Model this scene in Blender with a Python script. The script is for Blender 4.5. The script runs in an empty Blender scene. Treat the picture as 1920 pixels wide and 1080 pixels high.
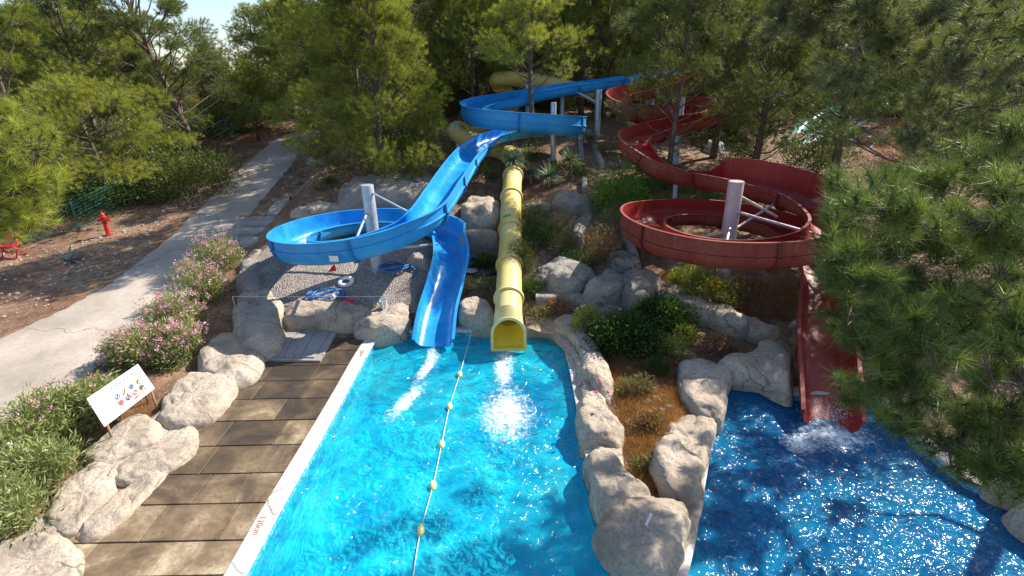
import bpy, bmesh, math, random
import numpy as np
from mathutils import Vector, Matrix, noise

# ------------------------------------------------------------------ camera, world, sun
CF = 965.0; TH = math.radians(22.5); RO = math.radians(1.2); CH = 7.0
r0 = np.array([1., 0, 0]); cf = np.array([0, math.cos(TH), -math.sin(TH)]); u0 = np.array([0, math.sin(TH), math.cos(TH)])
cr = r0*math.cos(RO) - u0*math.sin(RO); cu = u0*math.cos(RO) + r0*math.sin(RO)
CP = np.array([0, 0, CH])
sc = bpy.context.scene
COL = sc.collection
cam = bpy.data.cameras.new('camera'); camo = bpy.data.objects.new('camera', cam); COL.objects.link(camo)
cam.sensor_width = 36; cam.lens = 36*CF/1920; cam.clip_end = 6000; cam.clip_start = 0.1
M = Matrix(((cr[0], cu[0], -cf[0], CP[0]), (cr[1], cu[1], -cf[1], CP[1]), (cr[2], cu[2], -cf[2], CP[2]), (0, 0, 0, 1)))
camo.matrix_world = M
sc.camera = camo
SUN_AZ = math.radians(55); SUN_EL = math.radians(41)      # azimuth to the right of +Y
w = bpy.data.worlds.new('World'); sc.world = w; w.use_nodes = True
nt = w.node_tree; nt.nodes.clear()
sky = nt.nodes.new('ShaderNodeTexSky'); sky.sky_type = 'NISHITA'; sky.sun_disc = False
sky.sun_elevation = SUN_EL; sky.sun_rotation = SUN_AZ; sky.air_density = 1.0; sky.dust_density = 0.8
bg = nt.nodes.new('ShaderNodeBackground'); bg.inputs[1].default_value = 0.115
out = nt.nodes.new('ShaderNodeOutputWorld')
nt.links.new(sky.outputs[0], bg.inputs[0]); nt.links.new(bg.outputs[0], out.inputs[0])
sl = bpy.data.lights.new('sun', 'SUN'); sl.energy = 5.0; sl.angle = math.radians(0.5); sl.color = (1.0, 0.93, 0.82)
so = bpy.data.objects.new('sun', sl); COL.objects.link(so)
sd = Vector((math.sin(SUN_AZ)*math.cos(SUN_EL), math.cos(SUN_AZ)*math.cos(SUN_EL), math.sin(SUN_EL)))
so.rotation_euler = sd.to_track_quat('Z', 'Y').to_euler()
so.location = (30, 30, 40)
sc.view_settings.view_transform = 'Standard'; sc.view_settings.look = 'None'
sc.view_settings.exposure = 0.85; sc.view_settings.gamma = 1
sc.cycles.max_bounces = 7; sc.cycles.transparent_max_bounces = 8; sc.cycles.volume_bounces = 0
sc.cycles.diffuse_bounces = 3; sc.cycles.glossy_bounces = 3

# ------------------------------------------------------------------ pixel / terrain helpers
def ray(px, py): return cf + cr*((px-960)/CF) + cu*((540-py)/CF)
def P(px, py, z=0.):
    d = ray(px, py); return CP + d*((z-CH)/d[2])
def D(px, py, Y):
    d = ray(px, py); return CP + d*(Y/d[1])
MID = ([-50, 12.6, 13.8, 14.6, 16.5, 19, 22, 26, 30, 36, 50, 80, 120, 250, 3000], [-.06, -.06, .02, .45, .9, 1.3, 2.2, 3.3, 4.1, 4.8, 6.0, 8.5, 11, 14, 14])
LEF = ([-50, 8, 14, 20, 26, 32, 40, 60, 100, 250, 3000], [-.06, -.04, .25, .7, 1.4, 2.3, 3.2, 4.6, 6, 8, 8])
RIG = ([-50, 11.2, 12, 14, 17, 20, 24, 30, 40, 60, 100, 250, 3000], [-.06, -.06, .1, .5, 1.1, 1.6, 2.6, 3.3, 4.0, 6, 10, 14, 14])
def sst(a, b, x):
    t = np.clip((x-a)/(b-a), 0, 1); return t*t*(3-2*t)
def terr(x, y):
    x = np.asarray(x, float); y = np.asarray(y, float)
    m = np.interp(y, *MID); l = np.interp(y, *LEF); r = np.interp(y, *RIG)
    wl = sst(-8.6, -11.5, x) if False else 1-sst(-11.5, -8.6, x)
    wr = sst(3.5, 12, x)
    # between the two pools the strip of earth lies a little above the coping
    pen = np.exp(-((x-3.0)/1.3)**2)*sst(5.5, 7.5, y)*(1-sst(12, 14, y))*0.16
    bumps = 0.05*np.sin(x*1.3+y*.7)*np.sin(y*1.1-x*.4)*sst(14, 18, y)
    dip = .38*np.exp(-((x+2.15)/.62)**4)*sst(13.1, 13.9, y)*(1-sst(15.2, 17, y)) + .25*np.exp(-((x-7.6)/1.1)**4)*sst(10.6, 11.5, y)*(1-sst(14, 15.5, y))
    return m*(1-wl)*(1-wr) + l*wl + r*wr*(1-wl) + pen + bumps - dip
def T(x, y): return float(terr(x, y))
def G(px, py, dz=0.):
    d = ray(px, py); k = 3.0
    prev = k
    while k < 400:
        p = CP + d*k
        if p[2] < T(p[0], p[1]) + dz:
            a, b = prev, k
            for _ in range(24):
                m = (a+b)/2; q = CP+d*m
                if q[2] < T(q[0], q[1]) + dz: b = m
                else: a = m
            return CP + d*b
        prev = k; k += 0.25 if k < 60 else 2
    return CP + d*60

# ------------------------------------------------------------------ object helpers
def tag(o, label=None, cat=None, group=None, kind=None):
    if label: o['label'] = label
    if cat: o['category'] = cat
    if group: o['group'] = group
    if kind: o['kind'] = kind
    return o
def empty(name, loc, label, cat, group=None):
    o = bpy.data.objects.new(name, None); COL.objects.link(o)
    o.location = [float(v) for v in loc]; o.empty_display_size = .2
    return tag(o, label, cat, group)
def link(name, me, mat=None, parent=None):
    o = bpy.data.objects.new(name, me); COL.objects.link(o)
    if mat: me.materials.append(mat)
    if parent:
        o.parent = parent
        o.matrix_parent_inverse = Matrix.Translation(-Vector(parent.location)) if parent.parent is None else Matrix.Identity(4)
    return o
def world_child(o, parent):       # keep the mesh's world coordinates under a parent tree of pure translations
    o.parent = parent
    loc = Vector((0, 0, 0)); p = parent
    while p is not None:
        loc += Vector(p.location) + p.matrix_parent_inverse.to_translation(); p = p.parent
    o.matrix_parent_inverse = Matrix.Translation(-loc)
    return o
def mesh_py(name, v, f, smooth=True):
    me = bpy.data.meshes.new(name)
    me.from_pydata([tuple(map(float, a)) for a in v], [], f)
    me.validate(); me.update()
    if smooth: me.polygons.foreach_set('use_smooth', [True]*len(me.polygons))
    return me
def mesh_np(name, v, fsize, tint=None, smooth=False):
    """v: (n*fsize,3) separate faces of fsize corners"""
    n = len(v)//fsize
    me = bpy.data.meshes.new(name)
    me.vertices.add(n*fsize); me.vertices.foreach_set('co', np.asarray(v, np.float32).ravel())
    me.loops.add(n*fsize); me.loops.foreach_set('vertex_index', np.arange(n*fsize, dtype=np.int32))
    me.polygons.add(n); me.polygons.foreach_set('loop_start', np.arange(0, n*fsize, fsize, dtype=np.int32))
    try: me.polygons.foreach_set('loop_total', np.full(n, fsize, dtype=np.int32))
    except Exception: pass
    if tint is not None:
        a = me.attributes.new('tint', 'FLOAT', 'POINT'); a.data.foreach_set('value', np.asarray(tint, np.float32))
    me.update(calc_edges=True)
    return me

class MB:
    def __init__(s): s.v = []; s.f = []
    def add(s, v, f):
        b = len(s.v); s.v += [tuple(map(float, a)) for a in v]; s.f += [tuple(b+i for i in q) for q in f]; return s
    def box(s, c, d, R=None):
        vs = [Vector((x*d[0]/2, y*d[1]/2, z*d[2]/2)) for x in (-1, 1) for y in (-1, 1) for z in (-1, 1)]
        if R is not None: vs = [R @ q for q in vs]
        vs = [q+Vector([float(t) for t in c]) for q in vs]
        return s.add(vs, [(0, 1, 3, 2), (4, 6, 7, 5), (0, 4, 5, 1), (2, 3, 7, 6), (0, 2, 6, 4), (1, 5, 7, 3)])
    def tube(s, pts, rad, n=8, cap=True):
        pts = [Vector([float(t) for t in p]) for p in pts]
        if not hasattr(rad, '__len__'): rad = [rad]*len(pts)
        up = Vector((0, 0, 1)); base = len(s.v); vs = []; fs = []
        prevx = None
        for i, p in enumerate(pts):
            t = (pts[min(i+1, len(pts)-1)] - pts[max(i-1, 0)])
            t = t.normalized() if t.length > 1e-9 else Vector((0, 0, 1))
            x = prevx - t*prevx.dot(t) if prevx is not None else t.cross(up if abs(t.z) < .95 else Vector((0, 1, 0)))
            if x.length < 1e-6: x = t.orthogonal()
            x.normalize(); y = t.cross(x); prevx = x
            for k in range(n):
                a = 2*math.pi*k/n; vs.append(p + (x*math.cos(a)+y*math.sin(a))*rad[i])
        for i in range(len(pts)-1):
            for k in range(n):
                a = i*n+k; b = i*n+(k+1) % n
                fs.append((a, b, b+n, a+n))
        if cap:
            fs.append(tuple(range(n))[::-1]); fs.append(tuple(range((len(pts)-1)*n, len(pts)*n)))
        return s.add(vs, fs)
    def lathe(s, prof, c=(0, 0, 0), n=20, R=None):   # prof: (r,z) list
        vs = []; fs = []
        for r, z in prof:
            for k in range(n):
                a = 2*math.pi*k/n; q = Vector((r*math.cos(a), r*math.sin(a), z))
                if R is not None: q = R @ q
                vs.append(q+Vector([float(t) for t in c]))
        for i in range(len(prof)-1):
            for k in range(n):
                a = i*n+k; b = i*n+(k+1) % n; fs.append((a, b, b+n, a+n))
        fs.append(tuple(range(n))[::-1]); fs.append(tuple(range((len(prof)-1)*n, len(prof)*n)))
        return s.add(vs, fs)
    def build(s, name, mat, parent=None, smooth=False, angle=None, bevel=0):
        me = mesh_py(name, s.v, s.f, smooth)
        if angle: me.set_sharp_from_angle(angle=math.radians(angle))
        o = bpy.data.objects.new(name, me); COL.objects.link(o); me.materials.append(mat)
        if bevel:
            m = o.modifiers.new('bevel', 'BEVEL'); m.width = bevel; m.segments = 2; m.limit_method = 'ANGLE'
        if parent is not None: world_child(o, parent)
        return o
def dup(root, loc, rotz=0., scale=1., label=None):
    r = root.copy(); COL.objects.link(r)
    r.location = [float(t) for t in loc]; r.rotation_euler = (0, 0, rotz); r.scale = (scale,)*3 if not hasattr(scale, '__len__') else scale
    if label: r['label'] = label
    for ch in root.children:
        c = ch.copy(); COL.objects.link(c); c.parent = r
        for g in ch.children:
            d = g.copy(); COL.objects.link(d); d.parent = c
    return r

# ------------------------------------------------------------------ materials
def newmat(name):
    m = bpy.data.materials.new(name); m.use_nodes = True
    n = m.node_tree; b = n.nodes['Principled BSDF']; return m, n, b
def nd(n, t, **k):
    x = n.nodes.new(t)
    for a, v in k.items(): setattr(x, a, v)
    return x
def coords(n, scale=1., obj=False):
    if obj:
        t = nd(n, 'ShaderNodeTexCoord').outputs['Object']
    else:
        t = nd(n, 'ShaderNodeNewGeometry').outputs['Position']
    return t
def noisetex(n, vec, s, det=6, rough=.6, dist=0.):
    x = nd(n, 'ShaderNodeTexNoise'); x.inputs['Scale'].default_value = s; x.inputs['Detail'].default_value = det
    x.inputs['Roughness'].default_value = rough; x.inputs['Distortion'].default_value = dist
    n.links.new(vec, x.inputs['Vector']); return x.outputs['Fac']
def ramp(n, fac, stops, interp='LINEAR'):
    x = nd(n, 'ShaderNodeValToRGB'); e = x.color_ramp.elements; x.color_ramp.interpolation = interp
    while len(e) > 1: e.remove(e[-1])
    for i, (p, c) in enumerate(stops):
        q = e[0] if i == 0 else e.new(p)
        q.position = p; q.color = (*c, 1) if len(c) == 3 else c
    n.links.new(fac, x.inputs[0]); return x.outputs[0]
def mix(n, fac, a, b, mode='MIX'):
    x = nd(n, 'ShaderNodeMix', data_type='RGBA', blend_type=mode)
    if isinstance(fac, float): x.inputs[0].default_value = fac
    else: n.links.new(fac, x.inputs[0])
    for i, q in ((6, a), (7, b)):
        if isinstance(q, tuple): x.inputs[i].default_value = (*q, 1)
        else: n.links.new(q, x.inputs[i])
    return x.outputs[2]
def maths(n, op, a, b=0.):
    x = nd(n, 'ShaderNodeMath', operation=op)
    for i, q in ((0, a), (1, b)):
        if isinstance(q, (int, float)): x.inputs[i].default_value = q
        else: n.links.new(q, x.inputs[i])
    return x.outputs[0]
def bump(n, b, h, strength=.5, dist=.02, prev=None):
    x = nd(n, 'ShaderNodeBump'); x.inputs['Strength'].default_value = strength; x.inputs['Distance'].default_value = dist
    n.links.new(h, x.inputs['Height'])
    if prev is not None: n.links.new(prev, x.inputs['Normal'])
    if b is not None: n.links.new(x.outputs[0], b.inputs['Normal'])
    return x.outputs[0]
def simple(name, col, rough=.5, metal=0., var=.12, s=3., bs=0., bscale=40):
    m, n, b = newmat(name); v = coords(n)
    f = noisetex(n, v, s)
    c = ramp(n, f, [(.3, tuple(x*(1-var) for x in col)), (.7, tuple(min(1, x*(1+var)) for x in col))])
    n.links.new(c, b.inputs['Base Color']); b.inputs['Roughness'].default_value = rough; b.inputs['Metallic'].default_value = metal
    if bs: bump(n, b, noisetex(n, v, bscale), bs, .01)
    return m
def gelcoat(name, col, faded, rough=.28):
    m, n, b = newmat(name); v = coords(n)
    f = noisetex(n, v, .9, 5, .65, .4)
    f2 = noisetex(n, v, 9, 6, .7)
    c = mix(n, ramp(n, f, [(.42, (0, 0, 0)), (.72, (1, 1, 1))]), col, faded)
    c = mix(n, ramp(n, f2, [(.60, (0, 0, 0)), (.78, (.35, .35, .35))]), c, tuple(x*.55+.1 for x in col))
    # streaks that run down the shell
    mp = nd(n, 'ShaderNodeMapping'); mp.inputs['Scale'].default_value = (6, 6, .7); n.links.new(v, mp.inputs[0])
    f3 = noisetex(n, mp.outputs[0], 1.6, 5, .6)
    c = mix(n, ramp(n, f3, [(.56, (0, 0, 0)), (.72, (.3, .3, .3))]), c, tuple(min(1, x*.8+.14) for x in faded))
    n.links.new(c, b.inputs['Base Color'])
    n.links.new(ramp(n, f2, [(.3, (rough*.8,)*3), (.8, (min(1, rough*1.9),)*3)]), b.inputs['Roughness'])
    bump(n, b, noisetex(n, v, 5, 3), .12, .02)
    return m
BLUE = gelcoat('blue_gelcoat', (.006, .23, .64), (.04, .40, .78), .22)
BLUEFL = gelcoat('blue_joint_flange', (.008, .15, .40), (.02, .22, .48), .5)
REDFL = gelcoat('red_joint_flange', (.13, .014, .010), (.18, .03, .02), .55)
BLUEOUT = gelcoat('blue_outer_shell', (.012, .27, .66), (.04, .36, .70), .4)
RED = gelcoat('red_gelcoat', (.26, .010, .008), (.32, .028, .022), .34)
REDOUT = gelcoat('red_outer_shell', (.21, .026, .016), (.28, .075, .045), .55)
YEL = gelcoat('yellow_gelcoat', (.66, .50, .12), (.74, .64, .34), .4)
YELIN = gelcoat('yellow_inner_shell', (.85, .52, .02), (.85, .60, .06), .35)
STEEL = simple('galvanised_steel', (.46, .49, .53), .42, .35, .15, 6)
REDSTEEL = simple('pinkish_painted_steel', (.50, .38, .38), .5, .2, .15, 6)

def rockmat(name, c1, c2, c3):
    m, n, b = newmat(name); v = coords(n)
    f = noisetex(n, v, 1.3, 8, .62, .3); g = noisetex(n, v, 16, 6, .7)
    c = ramp(n, f, [(.28, c3), (.47, c1), (.72, c2)])
    c = mix(n, ramp(n, g, [(.35, (1, 1, 1)), (.52, (0, 0, 0))]), c, tuple(x*.62 for x in c1))
    vo = nd(n, 'ShaderNodeTexVoronoi', feature='DISTANCE_TO_EDGE'); vo.inputs['Scale'].default_value = .5
    dv = nd(n, 'ShaderNodeTexNoise'); dv.inputs['Scale'].default_value = 1.7; dv.inputs['Detail'].default_value = 4; n.links.new(v, dv.inputs['Vector'])
    av = nd(n, 'ShaderNodeVectorMath', operation='MULTIPLY_ADD'); n.links.new(dv.outputs['Color'], av.inputs[0]); av.inputs[1].default_value = (.9, .9, .9); n.links.new(v, av.inputs[2])
    n.links.new(av.outputs[0], vo.inputs['Vector'])
    cr_ = ramp(n, vo.outputs['Distance'], [(0., (0, 0, 0)), (.014, (1, 1, 1))])
    cr_ = maths(n, 'MAXIMUM', cr_, ramp(n, noisetex(n, v, .9, 2), [(.45, (0, 0, 0)), (.52, (1, 1, 1))]))
    c = mix(n, cr_, tuple(x*.4 for x in c1), c)
    n.links.new(c, b.inputs['Base Color']); b.inputs['Roughness'].default_value = .9
    p = bump(n, None, cr_, .5, .02)
    p = bump(n, None, f, .7, .14, p)
    p = bump(n, None, noisetex(n, v, 6, 8, .7), .6, .06, p)
    bump(n, b, noisetex(n, v, 55, 5, .7), .6, .012, p)
    return m
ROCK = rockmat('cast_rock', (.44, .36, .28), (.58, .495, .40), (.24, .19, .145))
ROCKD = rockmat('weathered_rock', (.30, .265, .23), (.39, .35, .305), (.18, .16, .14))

def leafmat(name, dark, light, trans=.35, rough=.5):
    m, n, b = newmat(name)
    a = nd(n, 'ShaderNodeAttribute'); a.attribute_name = 'tint'
    f = noisetex(n, coords(n), .8, 3)
    t = maths(n, 'ADD', maths(n, 'MULTIPLY', a.outputs['Fac'], .75), maths(n, 'MULTIPLY', f, .3))
    c = ramp(n, t, [(.1, dark), (.85, light)])
    n.links.new(c, b.inputs['Base Color']); b.inputs['Roughness'].default_value = rough
    b.inputs['Specular IOR Level'].default_value = .3
    tr = nd(n, 'ShaderNodeBsdfTranslucent'); n.links.new(mix(n, 1., c, (1., .95, .45), 'MULTIPLY'), tr.inputs[0])
    ms = nd(n, 'ShaderNodeMixShader'); ms.inputs[0].default_value = trans
    n.links.new(b.outputs[0], ms.inputs[1]); n.links.new(tr.outputs[0], ms.inputs[2])
    n.links.new(ms.outputs[0], n.nodes['Material Output'].inputs[0])
    return m
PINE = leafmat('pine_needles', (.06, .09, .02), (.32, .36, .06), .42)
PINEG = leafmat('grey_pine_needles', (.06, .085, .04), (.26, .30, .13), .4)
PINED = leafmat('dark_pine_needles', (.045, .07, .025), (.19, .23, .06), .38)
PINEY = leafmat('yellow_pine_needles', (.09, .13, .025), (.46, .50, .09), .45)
PINEF = leafmat('long_pine_needles', (.03, .065, .025), (.24, .33, .09), .35, .42)
LEAFO = leafmat('oleander_leaves', (.11, .15, .045), (.52, .57, .25), .3)
LEAFG = leafmat('bright_shrub_leaves', (.06, .13, .02), (.28, .46, .07), .45)
LEAFD = leafmat('ivy_leaves', (.02, .045, .012), (.09, .16, .03), .3)
LEAFY = leafmat('yellowish_leaves', (.16, .2, .03), (.5, .55, .12), .4)
LEAFS = leafmat('grey_green_leaves', (.10, .14, .07), (.34, .40, .20), .3)
YUC = leafmat('yucca_blades', (.09, .13, .08), (.30, .38, .22), .15)
AGA = leafmat('agave_blades', (.14, .16, .14), (.34, .36, .30), .1)
DRY = leafmat('dry_grass', (.20, .09, .035), (.56, .32, .13), .35, .8)
BROWNN = leafmat('dead_foliage', (.16, .06, .03), (.40, .16, .07), .35, .8)
GRASS = leafmat('green_grass', (.05, .09, .015), (.20, .30, .06), .35)
PINK = leafmat('pink_petals', (.60, .20, .38), (.88, .55, .70), .3)
WHITEP = leafmat('white_petals', (.7, .7, .62), (.85, .85, .8), .3)
ORANGE = leafmat('orange_petals', (.65, .22, .02), (.85, .45, .06), .3)
BARK = simple('pine_bark', (.13, .095, .075), .95, 0, .45, 5, 1., 18)
BARKG = simple('grey_twigs', (.20, .17, .15), .95, 0, .35, 9, .6, 30)

def groundmat():
    m, n, b = newmat('hillside_soil'); v = coords(n)
    f = noisetex(n, v, .35, 8, .65, .5); g = noisetex(n, v, 3.2, 8, .7, .3); h = noisetex(n, v, 28, 4, .7)
    c = ramp(n, f, [(.3, (.15, .078, .042)), (.45, (.27, .145, .08)), (.6, (.38, .25, .155)), (.75, (.24, .125, .07))])
    c = mix(n, ramp(n, g, [(.40, (0, 0, 0)), (.62, (.8, .8, .8))]), c, (.10, .052, .032))
    vo = nd(n, 'ShaderNodeTexVoronoi'); vo.inputs['Scale'].default_value = 14; n.links.new(v, vo.inputs['Vector'])
    sep = nd(n, 'ShaderNodeSeparateColor'); n.links.new(vo.outputs['Color'], sep.inputs[0])
    st = maths(n, 'MULTIPLY', ramp(n, sep.outputs[0], [(.80, (0, 0, 0)), (.84, (1, 1, 1))]), ramp(n, vo.outputs['Distance'], [(.25, (1, 1, 1)), (.4, (0, 0, 0))]))
    c = mix(n, st, c, (.42, .36, .29))
    n.links.new(c, b.inputs['Base Color']); b.inputs['Roughness'].default_value = .95
    p = bump(n, None, g, .8, .12); p = bump(n, None, st, .6, .03, p); bump(n, b, h, .8, .03, p)
    return m
SOIL = groundmat()
def gravelmat():
    m, n, b = newmat('pinkish_gravel'); v = coords(n)
    vo = nd(n, 'ShaderNodeTexVoronoi'); vo.inputs['Scale'].default_value = 22; n.links.new(v, vo.inputs['Vector'])
    sep = nd(n, 'ShaderNodeSeparateColor'); n.links.new(vo.outputs['Color'], sep.inputs[0])
    c = ramp(n, sep.outputs[0], [(0, (.26, .215, .19)), (.4, (.36, .305, .275)), (.75, (.45, .39, .355)), (1, (.55, .50, .46))])
    c = mix(n, ramp(n, vo.outputs['Distance'], [(.35, (0, 0, 0)), (.62, (1, 1, 1))]), c, (.19, .155, .135))
    f = noisetex(n, v, 1.1, 5)
    c = mix(n, ramp(n, f, [(.5, (0, 0, 0)), (.7, (.4, .4, .4))]), c, (.5, .46, .43))
    n.links.new(c, b.inputs['Base Color']); b.inputs['Roughness'].default_value = .9
    bump(n, b, maths(n, 'SUBTRACT', 1., vo.outputs['Distance']), .9, .04)
    return m
GRAVEL = gravelmat()
def concmat(name, base, pale, dark, s=1.):
    m, n, b = newmat(name); v = coords(n)
    f = noisetex(n, v, .5*s, 8, .62, .4); g = noisetex(n, v, 5*s, 8, .7); h = noisetex(n, v, 60, 4, .7)
    c = ramp(n, f, [(.3, dark), (.5, base), (.7, pale)])
    c = mix(n, ramp(n, g, [(.45, (0, 0, 0)), (.7, (.45, .45, .45))]), c, dark)
    c = mix(n, ramp(n, h, [(.3, (.5, .5, .5)), (.5, (0, 0, 0))]), c, tuple(x*.7 for x in base))
    vo = nd(n, 'ShaderNodeTexVoronoi', feature='DISTANCE_TO_EDGE'); vo.inputs['Scale'].default_value = .28
    dv = nd(n, 'ShaderNodeTexNoise'); dv.inputs['Scale'].default_value = .9; dv.inputs['Detail'].default_value = 6; n.links.new(v, dv.inputs['Vector'])
    av = nd(n, 'ShaderNodeVectorMath', operation='MULTIPLY_ADD'); n.links.new(dv.outputs['Color'], av.inputs[0]); av.inputs[1].default_value = (2, 2, 2); n.links.new(v, av.inputs[2])
    n.links.new(av.outputs[0], vo.inputs['Vector'])
    ck = ramp(n, vo.outputs['Distance'], [(0., (0, 0, 0)), (.006, (1, 1, 1))])
    c = mix(n, ck, tuple(x*.3 for x in base), c)
    n.links.new(c, b.inputs['Base Color']); b.inputs['Roughness'].default_value = .88
    p = bump(n, None, g, .5, .05); p = bump(n, None, ck, .5, .02, p); bump(n, b, h, .5, .01, p)
    return m
PATHM = concmat('path_concrete', (.43, .365, .305), (.53, .455, .385), (.30, .255, .215))
COPING = concmat('pool_coping_concrete', (.68, .60, .56), (.80, .74, .70), (.50, .40, .37), 2.)
SLABM = concmat('stone_slab', (.34, .31, .29), (.43, .40, .37), (.22, .20, .185), 2.)
HATCH = concmat('hatch_board', (.33, .31, .30), (.39, .37, .36), (.26, .245, .235), 2.)
def pavermat():
    m, n, b = newmat('worn_wet_shaded_paver'); v = coords(n)
    a = nd(n, 'ShaderNodeAttribute'); a.attribute_name = 'tint'
    f = noisetex(n, v, 1.15, 7, .6, .5); g = noisetex(n, v, 9, 8, .7); h = noisetex(n, v, 70, 3, .7)
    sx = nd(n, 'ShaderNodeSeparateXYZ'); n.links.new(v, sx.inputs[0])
    wet_shade = nd(n, 'ShaderNodeMapRange'); wet_shade.inputs['From Min'].default_value = 6.5; wet_shade.inputs['From Max'].default_value = 12; wet_shade.inputs['To Min'].default_value = .08; wet_shade.inputs['To Max'].default_value = -.16; n.links.new(sx.outputs[1], wet_shade.inputs[0])  # far slabs darker: wetness, plus the shade of that end put into the colour
    t = maths(n, 'ADD', maths(n, 'ADD', maths(n, 'MULTIPLY', a.outputs['Fac'], .22), f), wet_shade.outputs[0])
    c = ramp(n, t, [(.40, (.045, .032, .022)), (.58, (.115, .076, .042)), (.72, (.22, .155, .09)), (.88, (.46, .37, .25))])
    c = mix(n, ramp(n, g, [(.45, (0, 0, 0)), (.68, (.6, .6, .6))]), c, (.075, .055, .035))
    n.links.new(c, b.inputs['Base Color'])
    n.links.new(ramp(n, t, [(.5, (.5,)*3), (.75, (.9,)*3)]), b.inputs['Roughness'])
    p = bump(n, None, g, .5, .02); bump(n, b, h, .45, .008, p)
    return m
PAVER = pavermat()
def tilemat():
    m, n, b = newmat('pool_tiles'); v = coords(n)
    sx = nd(n, 'ShaderNodeSeparateXYZ'); n.links.new(v, sx.inputs[0])
    mp = nd(n, 'ShaderNodeVectorMath', operation='SCALE'); n.links.new(v, mp.inputs[0]); mp.inputs['Scale'].default_value = 28
    fl = nd(n, 'ShaderNodeVectorMath', operation='FLOOR'); n.links.new(mp.outputs[0], fl.inputs[0])
    wn = nd(n, 'ShaderNodeTexWhiteNoise', noise_dimensions='3D'); n.links.new(fl.outputs[0], wn.inputs[0])
    fr = nd(n, 'ShaderNodeVectorMath', operation='FRACTION'); n.links.new(mp.outputs[0], fr.inputs[0])
    band = ramp(n, wn.outputs['Value'], [(0, (.03, .20, .34)), (.45, (.05, .34, .46)), (.8, (.10, .46, .56)), (1, (.45, .66, .70))])
    f = noisetex(n, v, .8, 5, .6, .5)
    flo = ramp(n, f, [(.3, (.20, .74, .86)), (.7, (.42, .92, .97))])
    deep = mix(n, ramp(n, f, [(.3, (0, 0, 0)), (.7, (1, 1, 1))]), (.012, .13, .38), (.02, .20, .50))
    mr = nd(n, 'ShaderNodeMapRange'); mr.inputs['From Min'].default_value = 2.2; mr.inputs['From Max'].default_value = 3.2; n.links.new(sx.outputs[0], mr.inputs[0])
    flo = mix(n, mr.outputs[0], flo, deep)
    mz = nd(n, 'ShaderNodeMapRange'); mz.inputs['From Min'].default_value = -.55; mz.inputs['From Max'].default_value = -.5; n.links.new(sx.outputs[2], mz.inputs[0])
    c = mix(n, mz.outputs[0], flo, band)
    n.links.new(c, b.inputs['Base Color']); b.inputs['Roughness'].default_value = .3
    return m
TILE = tilemat()

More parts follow.
